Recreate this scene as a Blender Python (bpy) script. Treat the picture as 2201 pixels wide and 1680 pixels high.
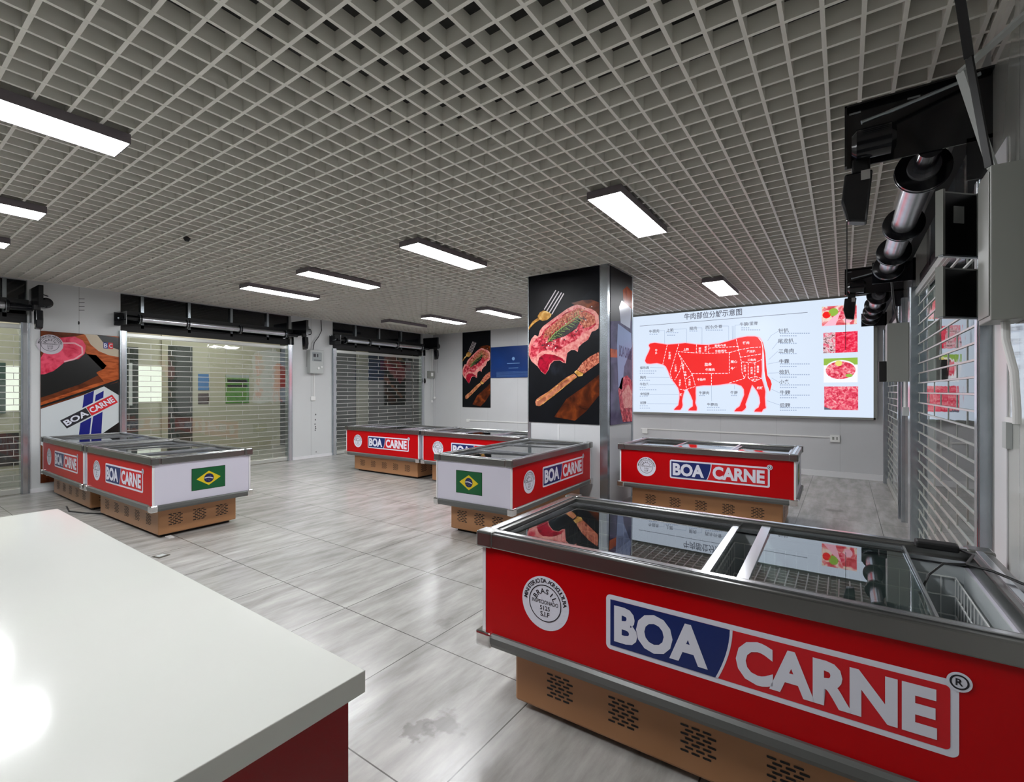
import bpy, math, random
from mathutils import Vector, Matrix
from mathutils.geometry import tessellate_polygon
random.seed(7)
for o in list(bpy.data.objects): bpy.data.objects.remove(o, do_unlink=True)
scn = bpy.context.scene
COL = scn.collection
PI = math.pi
R = math.radians

# ------------------------------------------------------------------ camera, world, exposure
IMG_W, IMG_H, FPX, CAM_H = 2201, 1680, 1021.0, 1.52
YAW = math.atan(715 / FPX)
cam_d = bpy.data.cameras.new('camera')
cam_d.sensor_fit = 'HORIZONTAL'; cam_d.sensor_width = 36.0
cam_d.lens = 36.0 * FPX / IMG_W
cam_d.clip_start = 0.02; cam_d.clip_end = 100
cam = bpy.data.objects.new('camera', cam_d); COL.objects.link(cam)
cam.location = (0, 0, CAM_H); cam.rotation_euler = (R(90), 0, YAW)
scn.camera = cam

world = bpy.data.worlds.new('world'); scn.world = world
world.use_nodes = True
world.node_tree.nodes['Background'].inputs[0].default_value = (0.75, 0.85, 1.0, 1)
world.node_tree.nodes['Background'].inputs[1].default_value = 0.35
scn.view_settings.view_transform = 'Standard'
scn.view_settings.look = 'None'
scn.view_settings.exposure = 0.0
scn.view_settings.gamma = 1.0
scn.view_settings.use_curve_mapping = False
LAMP_STRENGTH = 46.0
SCREEN_GAIN = 1.0
def area_light(name, loc, sx, sy, watts, col=(1, 1, 1)):
    l = bpy.data.lights.new(name, 'AREA'); l.shape = 'RECTANGLE'; l.size = sx; l.size_y = sy; l.energy = watts; l.color = col
    o = bpy.data.objects.new(name, l); COL.objects.link(o); o.location = loc
area_light('corridor_fill', (-11.6, 1.0, 3.6), 1.2, 2.0, 55, (1, .98, .9))  # added fill lights with no visible lamp, to brighten the corridor
area_light('corridor_fill', (-11.6, 5.0, 3.6), 1.2, 2.0, 62, (1, .98, .9))
area_light('corridor_fill', (-11.6, 9.0, 3.6), 1.2, 2.0, 15, (1, .98, .9))
area_light('outer_right_fill', (1.9, 5.0, 3.6), .8, 3.0, 40, (.85, 1, .95))  # added unseen source beyond the right wall, lights the view through its shutters

# ------------------------------------------------------------------ photo pixel -> wall plane (used to read sizes off the photo)
_F = (-math.sin(YAW), math.cos(YAW)); _R = (math.cos(YAW), math.sin(YAW))
def atY(px, py, Y):
    u = (px - 1100) / FPX; a = _F[0] + _R[0]*u; b = _F[1] + _R[1]*u; d = Y / b
    return (a*d, CAM_H + (840 - py)/FPX*d)
def atX(px, py, X):
    u = (px - 1100) / FPX; a = _F[0] + _R[0]*u; b = _F[1] + _R[1]*u; d = X / a
    return (b*d, CAM_H + (840 - py)/FPX*d)

# ------------------------------------------------------------------ materials
def lin(c):
    return tuple(((x/255.)/12.92 if x/255. <= .04045 else ((x/255.+.055)/1.055)**2.4) for x in c[:3]) + (1,)
MATS = {}
def mat(name, rgb, rough=.5, metal=0., spec=.5, bump=0., bscale=30., vary=0., vscale=4., coat=0., stretch=None):
    if name in MATS: return MATS[name]
    m = bpy.data.materials.new(name); m.use_nodes = True; nt = m.node_tree
    b = nt.nodes['Principled BSDF']; c = lin(rgb)
    b.inputs['Base Color'].default_value = c; b.inputs['Roughness'].default_value = rough
    b.inputs['Metallic'].default_value = metal
    b.inputs['Specular IOR Level'].default_value = spec
    if coat: b.inputs['Coat Weight'].default_value = coat; b.inputs['Coat Roughness'].default_value = .06
    if bump or vary:
        tc = nt.nodes.new('ShaderNodeTexCoord'); mp = nt.nodes.new('ShaderNodeMapping')
        nt.links.new(tc.outputs['Object'], mp.inputs['Vector'])
        if stretch: mp.inputs['Scale'].default_value = stretch
    if bump:
        n = nt.nodes.new('ShaderNodeTexNoise'); n.inputs['Scale'].default_value = bscale; n.inputs['Detail'].default_value = 4
        nt.links.new(mp.outputs[0], n.inputs['Vector'])
        bp = nt.nodes.new('ShaderNodeBump'); bp.inputs['Strength'].default_value = bump; bp.inputs['Distance'].default_value = .01
        nt.links.new(n.outputs[0], bp.inputs['Height']); nt.links.new(bp.outputs[0], b.inputs['Normal'])
    if vary:
        n = nt.nodes.new('ShaderNodeTexNoise'); n.inputs['Scale'].default_value = vscale; n.inputs['Detail'].default_value = 5
        nt.links.new(mp.outputs[0], n.inputs['Vector'])
        r = nt.nodes.new('ShaderNodeValToRGB')
        r.color_ramp.elements[0].position = .3; r.color_ramp.elements[1].position = .7
        r.color_ramp.elements[0].color = tuple(x*(1-vary) for x in c[:3]) + (1,)
        r.color_ramp.elements[1].color = tuple(min(1, x*(1+vary)) for x in c[:3]) + (1,)
        nt.links.new(n.outputs[0], r.inputs[0]); nt.links.new(r.outputs[0], b.inputs['Base Color'])
    MATS[name] = m
    return m
def emis(name, rgb, s=1.0):
    if name in MATS: return MATS[name]
    m = bpy.data.materials.new(name); m.use_nodes = True; nt = m.node_tree
    b = nt.nodes['Principled BSDF']
    b.inputs['Base Color'].default_value = (.02, .02, .02, 1); b.inputs['Roughness'].default_value = .4
    b.inputs['Emission Color'].default_value = lin(rgb); b.inputs['Emission Strength'].default_value = s
    MATS[name] = m
    return m
def noisy(name, stops, scale=20., detail=6., rough=.4, emit=0., kind='noise', stretch=(1, 1, 1), coat=0.):
    """printed / displayed picture texture: noise through a colour ramp"""
    if name in MATS: return MATS[name]
    m = bpy.data.materials.new(name); m.use_nodes = True; nt = m.node_tree
    b = nt.nodes['Principled BSDF']; b.inputs['Roughness'].default_value = rough; b.inputs['Specular IOR Level'].default_value = .18
    if coat: b.inputs['Coat Weight'].default_value = coat; b.inputs['Coat Roughness'].default_value = .08
    tc = nt.nodes.new('ShaderNodeTexCoord'); mp = nt.nodes.new('ShaderNodeMapping')
    mp.inputs['Scale'].default_value = stretch
    nt.links.new(tc.outputs['Object'], mp.inputs[0])
    if kind == 'noise':
        n = nt.nodes.new('ShaderNodeTexNoise'); n.inputs['Detail'].default_value = detail; n.inputs['Distortion'].default_value = .8
        out = n.outputs[0]
    else:
        n = nt.nodes.new('ShaderNodeTexVoronoi'); out = n.outputs['Distance']
    n.inputs['Scale'].default_value = scale
    nt.links.new(mp.outputs[0], n.inputs['Vector'])
    r = nt.nodes.new('ShaderNodeValToRGB'); e = r.color_ramp.elements
    e[0].position, e[0].color = stops[0][0], lin(stops[0][1])
    e[1].position, e[1].color = stops[-1][0], lin(stops[-1][1])
    for p, c in stops[1:-1]:
        k = e.new(p); k.color = lin(c)
    nt.links.new(out, r.inputs[0])
    if emit:
        b.inputs['Base Color'].default_value = (.02, .02, .02, 1)
        nt.links.new(r.outputs[0], b.inputs['Emission Color']); b.inputs['Emission Strength'].default_value = emit
    else:
        nt.links.new(r.outputs[0], b.inputs['Base Color'])
    MATS[name] = m
    return m
def clear(name, tint=(235, 245, 245), ior=1.5, rough=.02, wavy=0., wscale=8., haze=0.):
    """thin clear sheet: see-through with a Fresnel reflection"""
    m = bpy.data.materials.new(name); m.use_nodes = True; nt = m.node_tree
    nt.nodes.remove(nt.nodes['Principled BSDF'])
    out = nt.nodes['Material Output']
    t = nt.nodes.new('ShaderNodeBsdfTransparent'); t.inputs[0].default_value = lin(tint)
    g = nt.nodes.new('ShaderNodeBsdfGlossy'); g.inputs['Roughness'].default_value = rough
    g.inputs[0].default_value = (1, 1, 1, 1)
    fr = nt.nodes.new('ShaderNodeFresnel'); fr.inputs['IOR'].default_value = ior
    mx = nt.nodes.new('ShaderNodeMixShader')
    nt.links.new(fr.outputs[0], mx.inputs[0])
    src = t.outputs[0]
    if haze:
        d = nt.nodes.new('ShaderNodeBsdfDiffuse'); d.inputs[0].default_value = (.7, .75, .75, 1)
        m2 = nt.nodes.new('ShaderNodeMixShader'); m2.inputs[0].default_value = haze
        nt.links.new(t.outputs[0], m2.inputs[1]); nt.links.new(d.outputs[0], m2.inputs[2]); src = m2.outputs[0]
    nt.links.new(src, mx.inputs[1]); nt.links.new(g.outputs[0], mx.inputs[2])
    nt.links.new(mx.outputs[0], out.inputs[0])
    if wavy:
        tc = nt.nodes.new('ShaderNodeTexCoord'); n = nt.nodes.new('ShaderNodeTexNoise'); n.inputs['Scale'].default_value = wscale
        nt.links.new(tc.outputs['Object'], n.inputs['Vector'])
        bp = nt.nodes.new('ShaderNodeBump'); bp.inputs['Strength'].default_value = wavy; bp.inputs['Distance'].default_value = .01
        nt.links.new(n.outputs[0], bp.inputs['Height'])
        nt.links.new(bp.outputs[0], g.inputs['Normal'])
    MATS[name] = m
    return m

def floor_mat():
    m = bpy.data.materials.new('grey floor tile'); m.use_nodes = True; nt = m.node_tree; N = nt.nodes; L = nt.links
    b = N['Principled BSDF']
    tc = N.new('ShaderNodeTexCoord')
    mp = N.new('ShaderNodeMapping'); mp.inputs['Location'].default_value = (2.865, -2.057, 0)
    L.new(tc.outputs['Object'], mp.inputs[0])
    # brushed streaks (along Y, the length of the strokes in the stone print)
    ms = N.new('ShaderNodeMapping'); ms.inputs['Scale'].default_value = (5.5, 1.1, 1)
    L.new(tc.outputs['Object'], ms.inputs[0])
    n1 = N.new('ShaderNodeTexNoise'); n1.inputs['Scale'].default_value = 1.6; n1.inputs['Detail'].default_value = 8; n1.inputs['Roughness'].default_value = .62
    L.new(ms.outputs[0], n1.inputs['Vector'])
    r1 = N.new('ShaderNodeValToRGB')
    e = r1.color_ramp.elements
    e[0].position = .28; e[0].color = lin((134, 132, 128)); e[1].position = .72; e[1].color = lin((188, 186, 182))
    L.new(n1.outputs[0], r1.inputs[0])
    # per tile tone
    br = N.new('ShaderNodeTexBrick'); br.offset = 0; br.squash = 1
    br.inputs['Scale'].default_value = 1.0; br.inputs['Brick Width'].default_value = .8; br.inputs['Row Height'].default_value = .8
    br.inputs['Mortar Size'].default_value = .0032; br.inputs['Mortar Smooth'].default_value = .1; br.inputs['Bias'].default_value = 0
    br.inputs['Color1'].default_value = (.93, .93, .93, 1); br.inputs['Color2'].default_value = (1, 1, 1, 1)
    br.inputs['Mortar'].default_value = (.22, .21, .2, 1)
    L.new(mp.outputs[0], br.inputs['Vector'])
    mu = N.new('ShaderNodeMix'); mu.data_type = 'RGBA'; mu.blend_type = 'MULTIPLY'; mu.inputs[0].default_value = 1
    L.new(r1.outputs[0], mu.inputs[6]); L.new(br.outputs['Color'], mu.inputs[7])
    # dirty footprints / dried splashes: (x, y, radius, amount)
    last = mu.outputs[2]
    rough_add = None
    for (sx, sy, sr, amt, sc) in ((-1.50, 1.60, .16, .6, 14), (-1.57, 1.50, .13, .6, 18), (-.10, 7.3, .22, .55, 7), (-2.15, 2.30, .14, .3, 14), (-4.6, 4.3, .3, .35, 6)):
        vm = N.new('ShaderNodeVectorMath'); vm.operation = 'DISTANCE'; vm.inputs[1].default_value = (sx, sy, 0)
        L.new(tc.outputs['Object'], vm.inputs[0])
        nn = N.new('ShaderNodeTexNoise'); nn.inputs['Scale'].default_value = sc; nn.inputs['Detail'].default_value = 6
        L.new(tc.outputs['Object'], nn.inputs['Vector'])
        mr = N.new('ShaderNodeMapRange'); mr.inputs[1].default_value = 0; mr.inputs[2].default_value = sr; mr.inputs[3].default_value = .62; mr.inputs[4].default_value = 0
        L.new(vm.outputs['Value'], mr.inputs[0])
        ad = N.new('ShaderNodeMath'); ad.operation = 'ADD'; L.new(mr.outputs[0], ad.inputs[0]); L.new(nn.outputs[0], ad.inputs[1])
        m2 = N.new('ShaderNodeMapRange'); m2.inputs[1].default_value = .78; m2.inputs[2].default_value = .92; m2.inputs[3].default_value = 0; m2.inputs[4].default_value = amt
        L.new(ad.outputs[0], m2.inputs[0])
        mm = N.new('ShaderNodeMix'); mm.data_type = 'RGBA'; mm.inputs[7].default_value = lin((104, 99, 97))
        L.new(m2.outputs[0], mm.inputs[0]); L.new(last, mm.inputs[6]); last = mm.outputs[2]
    L.new(last, b.inputs['Base Color'])
    n2 = N.new('ShaderNodeTexNoise'); n2.inputs['Scale'].default_value = 3.; n2.inputs['Detail'].default_value = 5
    L.new(tc.outputs['Object'], n2.inputs['Vector'])
    rr = N.new('ShaderNodeMapRange'); rr.inputs[1].default_value = .3; rr.inputs[2].default_value = .7; rr.inputs[3].default_value = .22; rr.inputs[4].default_value = .26
    L.new(n2.outputs[0], rr.inputs[0]); L.new(rr.outputs[0], b.inputs['Roughness'])
    bp = N.new('ShaderNodeBump'); bp.inputs['Strength'].default_value = .12; bp.inputs['Distance'].default_value = .004
    n3 = N.new('ShaderNodeTexNoise'); n3.inputs['Scale'].default_value = 22; n3.inputs['Detail'].default_value = 3
    L.new(tc.outputs['Object'], n3.inputs['Vector']); L.new(n3.outputs[0], bp.inputs['Height']); L.new(bp.outputs[0], b.inputs['Normal'])
    return m
def wall_mat(name, rgb, axis, pitch=.98, off=0., rough=.22):
    """painted steel sandwich panels with narrow vertical joints"""
    m = bpy.data.materials.new(name); m.use_nodes = True; nt = m.node_tree; N = nt.nodes; L = nt.links
    b = N['Principled BSDF']; b.inputs['Roughness'].default_value = rough
    if rough < .1: b.inputs['Specular IOR Level'].default_value = .9; b.inputs['Coat Weight'].default_value = 1.0; b.inputs['Coat Roughness'].default_value = .03
    tc = N.new('ShaderNodeTexCoord'); sp = N.new('ShaderNodeSeparateXYZ'); L.new(tc.outputs['Object'], sp.inputs[0])
    a = N.new('ShaderNodeMath'); a.operation = 'ADD'; a.inputs[1].default_value = 40 + off; L.new(sp.outputs[axis], a.inputs[0])
    d = N.new('ShaderNodeMath'); d.operation = 'DIVIDE'; d.inputs[1].default_value = pitch; L.new(a.outputs[0], d.inputs[0])
    fr = N.new('ShaderNodeMath'); fr.operation = 'FRACT'; L.new(d.outputs[0], fr.inputs[0])
    lt = N.new('ShaderNodeMath'); lt.operation = 'LESS_THAN'; lt.inputs[1].default_value = .007; L.new(fr.outputs[0], lt.inputs[0])
    n = N.new('ShaderNodeTexNoise'); n.inputs['Scale'].default_value = 1.3; n.inputs['Detail'].default_value = 4; L.new(tc.outputs['Object'], n.inputs['Vector'])
    r = N.new('ShaderNodeValToRGB'); c = lin(rgb)
    r.color_ramp.elements[0].position = .3; r.color_ramp.elements[1].position = .7
    r.color_ramp.elements[0].color = tuple(x*.95 for x in c[:3])+(1,); r.color_ramp.elements[1].color = c
    L.new(n.outputs[0], r.inputs[0])
    mx = N.new('ShaderNodeMix'); mx.data_type = 'RGBA'; L.new(lt.outputs[0], mx.inputs[0]); L.new(r.outputs[0], mx.inputs[6])
    mx.inputs[7].default_value = tuple(x*(.8 if axis == 0 else .6) for x in c[:3])+(1,)
    L.new(mx.outputs[2], b.inputs['Base Color'])
    bp = N.new('ShaderNodeBump'); bp.inputs['Strength'].default_value = .05 if rough > .1 else .008; bp.inputs['Distance'].default_value = .02
    n3 = N.new('ShaderNodeTexNoise'); n3.inputs['Scale'].default_value = 2.5; L.new(tc.outputs['Object'], n3.inputs['Vector'])
    L.new(n3.outputs[0], bp.inputs['Height']); L.new(bp.outputs[0], b.inputs['Normal'])
    return m

M_floor = floor_mat()
M_wallb = wall_mat('white wall panel back', (205, 206, 208), 0, .98, .25, .3)
M_walll = wall_mat('white wall panel left', (208, 210, 210), 1, 1.0, .77, .3)
M_wallr = wall_mat('white wall panel right', (206, 207, 202), 1, 1.0, .3, .05)
M_grid = mat('grey white ceiling grid paint', (232, 230, 221), .45)
M_slab = mat('dark ceiling void', (58, 58, 56), .9, vary=.3, vscale=2)
M_white = mat('white paint', (226, 226, 228), .3)
M_red = mat('red freezer panel', (186, 0, 9), .3, spec=.22)
M_endw = mat('pale lilac white freezer panel', (214, 212, 226), .3, coat=.2)
M_gun = mat('gunmetal aluminium rim', (134, 134, 132), .27, metal=.9, bump=.03, bscale=60, stretch=(1, 1, 8))
M_alu = mat('bright aluminium', (214, 216, 220), .18, metal=.9)
M_chrome = mat('chrome', (225, 225, 225), .08, metal=1)
M_bump = mat('grey bumper profile', (104, 106, 104), .35, metal=.35)
M_tan = mat('tan freezer base', (172, 124, 84), .32, vary=.04, vscale=3)
M_dark = mat('matte black', (14, 14, 15), .6)
M_black = mat('gloss black steel', (16, 17, 22), .16, spec=.6)
M_liner = mat('pale grey freezer liner', (190, 196, 198), .35)
M_wire = mat('white coated wire', (240, 242, 240), .3)
M_drum = mat('satin drum tube', (206, 208, 214), .26, metal=.9, vary=.1, vscale=12)
M_steel = mat('galvanised steel', (176, 184, 190), .24, metal=.85, vary=.12, vscale=9)
M_steeld = mat('shutter rod steel', (206, 208, 202), .3, metal=.55)
M_counter = mat('white polished countertop', (203, 204, 198), .12, coat=.1)
M_cedge = mat('countertop edge', (150, 148, 140), .25)
M_cred = mat('dark red counter front', (128, 4, 12), .2)
M_navy = mat('navy print', (18, 40, 104), .3)
M_wht = mat('white print', (222, 224, 236), .35)
M_lred = mat('red print', (206, 16, 30), .35)
M_ink = mat('black print', (26, 24, 34), .4)
M_boxg = mat('grey painted steel cabinet', (140, 142, 136), .4)
M_boxl = mat('pale grey steel cabinet', (186, 190, 188), .35)
M_blk_in = mat('black cabinet interior', (12, 12, 14), .45)
M_cable = mat('black rubber cable', (14, 14, 16), .45)
M_plastic = mat('white plastic', (232, 232, 230), .35)
M_lamp = emis('lamp diffuser', (250, 252, 255), LAMP_STRENGTH)
M_lampoff = mat('unlit lamp diffuser', (225, 222, 210), .4)
M_lframe = mat('lamp housing', (120, 112, 118), .4)
M_dglass = mat('dark transom glass', (9, 13, 22), .06, spec=.7, vary=.5, vscale=.8)
M_glass = clear('freezer lid glass', (226, 240, 236), 3.6, .01)
M_poly = clear('clear shutter panel', (222, 232, 228), 2.0, .03, wavy=.10, wscale=5, haze=.02)
M_beige = mat('beige corridor wall', (198, 192, 172), .6, vary=.05, vscale=1)
M_dkwall = mat('dark corridor wall', (62, 66, 60), .5, vary=.35, vscale=1.4)

# ------------------------------------------------------------------ mesh helpers
def prop(o, label=None, cat=None, group=None, kind=None):
    if label: o['label'] = label
    if cat: o['category'] = cat
    if group: o['group'] = group
    if kind: o['kind'] = kind
    return o
def empty(name, loc=(0, 0, 0), rz=0., label=None, cat=None, group=None):
    o = bpy.data.objects.new(name, None); COL.objects.link(o); o.location = loc; o.rotation_euler = (0, 0, rz)
    o.empty_display_size = .1
    return prop(o, label, cat, group)
class MB:
    def __init__(s): s.v = []; s.f = []; s.m = []; s.mats = []
    def mi(s, m):
        if m not in s.mats: s.mats.append(m)
        return s.mats.index(m)
    def raw(s, vs, fs, m):
        k = len(s.v); s.v += [tuple(v) for v in vs]; i = s.mi(m)
        for f in fs: s.f.append(tuple(a + k for a in f)); s.m.append(i)
    def box(s, x0, x1, y0, y1, z0, z1, m):
        if x0 > x1: x0, x1 = x1, x0
        if y0 > y1: y0, y1 = y1, y0
        if z0 > z1: z0, z1 = z1, z0
        vs = [(x0, y0, z0), (x1, y0, z0), (x1, y1, z0), (x0, y1, z0), (x0, y0, z1), (x1, y0, z1), (x1, y1, z1), (x0, y1, z1)]
        s.raw(vs, [(0, 3, 2, 1), (4, 5, 6, 7), (0, 1, 5, 4), (1, 2, 6, 5), (2, 3, 7, 6), (3, 0, 4, 7)], m); return s
    def bar(s, p, q, w, h, m, up=(0, 0, 1)):
        p, q = Vector(p), Vector(q); d = (q - p).normalized(); u = Vector(up)
        if abs(d.dot(u)) > .99: u = Vector((1, 0, 0))
        a = d.cross(u).normalized() * w/2; b = a.cross(d).normalized() * h/2
        vs = [p-a-b, p+a-b, p+a+b, p-a+b, q-a-b, q+a-b, q+a+b, q-a+b]
        s.raw(vs, [(0, 1, 2, 3), (7, 6, 5, 4), (0, 4, 5, 1), (1, 5, 6, 2), (2, 6, 7, 3), (3, 7, 4, 0)], m); return s
    def tube(s, pts, r, m, n=10, caps=True):
        pts = [Vector(p) for p in pts]; rings = []
        rs = r if isinstance(r, (list, tuple)) else [r]*len(pts)
        prev = None
        for i, p in enumerate(pts):
            d = (pts[min(i+1, len(pts)-1)] - pts[max(i-1, 0)])
            if d.length < 1e-9: d = prev
            d = d.normalized(); prev = d
            u = Vector((0, 0, 1)) if abs(d.z) < .9 else Vector((1, 0, 0))
            a = d.cross(u).normalized(); b = d.cross(a).normalized()
            rings.append([p + a*math.cos(t*2*PI/n)*rs[i] + b*math.sin(t*2*PI/n)*rs[i] for t in range(n)])
        vs = [v for rg in rings for v in rg]; fs = []
        for i in range(len(pts)-1):
            for t in range(n):
                fs.append((i*n+t, i*n+(t+1) % n, (i+1)*n+(t+1) % n, (i+1)*n+t))
        if caps:
            fs.append(tuple(range(n))[::-1]); fs.append(tuple((len(pts)-1)*n+t for t in range(n)))
        s.raw(vs, fs, m); return s
    def prism(s, pts, axis, a0, a1, m):
        """extrude a 2D polygon along axis (0,1,2); pts in the other two axes in order"""
        def P(p, a):
            q = list(p); q.insert(axis, a); return tuple(q)
        n = len(pts); vs = [P(p, a0) for p in pts] + [P(p, a1) for p in pts]
        fs = [tuple(range(n))[::-1], tuple(range(n, 2*n))] + [(i, (i+1) % n, n+(i+1) % n, n+i) for i in range(n)]
        s.raw(vs, fs, m); return s
    def build(s, name, parent=None, bevel=0., smooth=False, seg=2):
        me = bpy.data.meshes.new(name); me.from_pydata(s.v, [], s.f)
        for m in s.mats: me.materials.append(m)
        me.polygons.foreach_set('material_index', s.m)
        if smooth: me.polygons.foreach_set('use_smooth', [True]*len(s.f))
        me.update()
        o = bpy.data.objects.new(name, me); COL.objects.link(o)
        if parent: o.parent = parent
        if bevel:
            b = o.modifiers.new('bevel', 'BEVEL'); b.width = bevel; b.segments = seg; b.limit_method = 'ANGLE'
        if smooth:
            try:
                me.set_sharp_from_angle(angle=R(35))
            except Exception: pass
        return o

# ------------------------------------------------------------------ lettering
_tc = {}
def text_geo(s, bold=0.):
    k = (s, bold)
    if k in _tc: return _tc[k]
    c = bpy.data.curves.new('t', 'FONT'); c.body = s; c.size = 1; c.offset = bold; c.resolution_u = 3
    o = bpy.data.objects.new('t', c); COL.objects.link(o)
    dg = bpy.context.evaluated_depsgraph_get(); dg.update()
    me = o.evaluated_get(dg).to_mesh()
    vs = [tuple(v.co[:2]) for v in me.vertices]; fs = [tuple(p.vertices) for p in me.polygons]
    o.evaluated_get(dg).to_mesh_clear()
    bpy.data.objects.remove(o); bpy.data.curves.remove(c)
    if vs:
        x0 = min(v[0] for v in vs); x1 = max(v[0] for v in vs); y0 = min(v[1] for v in vs); y1 = max(v[1] for v in vs)
    else: x0 = x1 = y0 = y1 = 0
    _tc[k] = (vs, fs, x0, x1, y0, y1)
    return _tc[k]
class Sheet(MB):
    """flat artwork on a plane; fn(u, v, layer) -> xyz"""
    def __init__(s, fn): MB.__init__(s); s.fn = fn
    def poly(s, pts, m, k=1):
        vs = [Vector((p[0], p[1], 0)) for p in pts]
        tris = tessellate_polygon([vs])
        s.raw([s.fn(p[0], p[1], k) for p in pts], [tuple(t) for t in tris], m)
    def rect(s, u0, v0, u1, v1, m, k=1): s.poly([(u0, v0), (u1, v0), (u1, v1), (u0, v1)], m, k)
    def circle(s, u, v, r, m, k=1, n=40, ry=None):
        ry = ry or r
        s.poly([(u + r*math.cos(i*2*PI/n), v + ry*math.sin(i*2*PI/n)) for i in range(n)], m, k)
    def ring(s, u, v, r0, r1, m, k=1, n=48, a0=0, a1=2*PI):
        vs = []; fs = []
        for i in range(n+1):
            a = a0 + (a1-a0)*i/n
            vs += [s.fn(u+r0*math.cos(a), v+r0*math.sin(a), k), s.fn(u+r1*math.cos(a), v+r1*math.sin(a), k)]
        for i in range(n): fs.append((2*i, 2*i+1, 2*i+3, 2*i+2))
        s.raw(vs, fs, m)
    def rrect(s, u0, v0, u1, v1, r, m, k=1):
        pts = []
        for cx, cy, a in ((u1-r, v1-r, 0), (u0+r, v1-r, 90), (u0+r, v0+r, 180), (u1-r, v0+r, 270)):
            for j in range(7): pts.append((cx + r*math.cos(R(a+15*j)), cy + r*math.sin(R(a+15*j))))
        s.poly(pts, m, k)
    def line(s, pts, w, m, k=2, dash=0., gap=0., closed=False):
        if closed: pts = list(pts) + [pts[0]]
        for (a, b) in zip(pts[:-1], pts[1:]):
            dx, dy = b[0]-a[0], b[1]-a[1]; L_ = math.hypot(dx, dy)
            if L_ < 1e-6: continue
            dx /= L_; dy /= L_; nx, ny = -dy*w/2, dx*w/2
            segs = [(0, L_)]
            if dash:
                segs = []; t = 0
                while t < L_: segs.append((t, min(L_, t+dash))); t += dash+gap
            for t0, t1 in segs:
                p = (a[0]+dx*t0, a[1]+dy*t0); q = (a[0]+dx*t1, a[1]+dy*t1)
                s.raw([s.fn(p[0]-nx, p[1]-ny, k), s.fn(q[0]-nx, q[1]-ny, k), s.fn(q[0]+nx, q[1]+ny, k), s.fn(p[0]+nx, p[1]+ny, k)], [(0, 1, 2, 3)], m)
    def text(s, t, u, v, h, m, k=2, bold=0., width=None, ang=0., center=False, full=True):
        """bottom-left at u,v; h = height of the glyph box (full) or font size"""
        vs, fs, x0, x1, y0, y1 = text_geo(t, bold)
        if not vs: return 0
        sy = h/(y1-y0) if full else h
        sx = width/(x1-x0) if width else sy
        yb = y0 if full else 0
        w = (x1-x0)*sx; ox = -w/2 if center else 0
        ca, sa = math.cos(ang), math.sin(ang)
        out = []
        for x, y in vs:
            a = (x-x0)*sx + ox; b = (y-yb)*sy
            out.append(s.fn(u + a*ca - b*sa, v + a*sa + b*ca, k))
        s.raw(out, fs, m); return w
    def arc_text(s, t, u, v, r, h, a_start, a_end, m, k=2, bold=0.02):
        n = len(t)
        for i, ch in enumerate(t):
            if ch == ' ': continue
            a = a_start + (a_end-a_start)*(i/(n-1))
            vs, fs, x0, x1, y0, y1 = text_geo(ch, bold); sc = h/.72
            g = a - PI/2; ca, sa = math.cos(g), math.sin(g); cx, cy = u+r*math.cos(a), v+r*math.sin(a)
            out = []
            for x, y in vs:
                p = (x-(x0+x1)/2)*sc; q = y*sc
                out.append(s.fn(cx + p*ca - q*sa, cy + p*sa + q*ca, k))
            s.raw(out, fs, m)

# ------------------------------------------------------------------ room
XL, XR, YB, YF, ZC = -9.95, .57, 10.15, -3.0, 3.174
XO = -13.0     # far wall of the corridor on the left
def structure(mb, name, parent=None, bevel=0.):
    o = mb.build(name, parent, bevel)
    if not parent: o['kind'] = 'structure'
    return o
structure(MB().box(XO-.2, 3.2, YF-.2, YB+2.2, -.1, 0, M_floor), 'floor')
structure(MB().box(XO-.2, 3.2, YF-.2, YB+2.2, 3.95, 4.05, M_slab), 'wall_top')
# open cell grid ceiling
g = MB(); cell = .15; tw = .0185; z0 = ZC; z1 = ZC+.085
k = math.ceil((XL+.08)/cell)
while -.08 + k*cell < XR-.02:
    if -.08 + k*cell > XL+.02: g.box(-.08+k*cell-tw/2, -.08+k*cell+tw/2, YF, YB, z0, z1, M_grid)
    k += 1
k = math.ceil((YF-1.4)/cell)
while 1.4 + k*cell < YB-.01:
    if 1.4+k*cell > YF+.01: g.box(XL, XR, 1.4+k*cell-tw/2, 1.4+k*cell+tw/2, z0+.0006, z1-.0006, M_grid)
    k += 1
g.box(XL, XL+.025, YF, YB, z0-.002, z1, M_grid).box(XR-.025, XR, YF, YB, z0-.002, z1, M_grid).box(XL, XR, YB-.025, YB, z0-.002, z1, M_grid)
structure(g, 'ceiling')
# back wall
structure(MB().box(XL-.15, XR+.15, YB, YB+.15, 0, 3.95, M_wallb), 'wall_back')
structure(MB().box(-3.3, XR, YB-.018, YB, 0, .1, M_white).box(XL, -3.3, YB-.018, YB, 0, .1, M_white), 'baseboard_back')
# left wall: openings  (y0, y1)
LO = [(-1.4, 1.65), (2.76, 5.745), (6.79, 9.72)]
w = MB(); y = YF
for a, b in LO:
    w.box(XL-.15, XL, y, a, 0, 3.95, M_walll); w.box(XL-.15, XL, a, b, ZC-.01, 3.95, M_walll); y = b
w.box(XL-.15, XL, y, YB, 0, 3.95, M_walll)
structure(w, 'wall_left')
w = MB()
for a, b in ((1.65, 2.76), (5.745, 6.79), (9.72, YB)): w.box(XL, XL+.015, a, b, 0, .06, M_white)
structure(w, 'baseboard_left')
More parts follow.
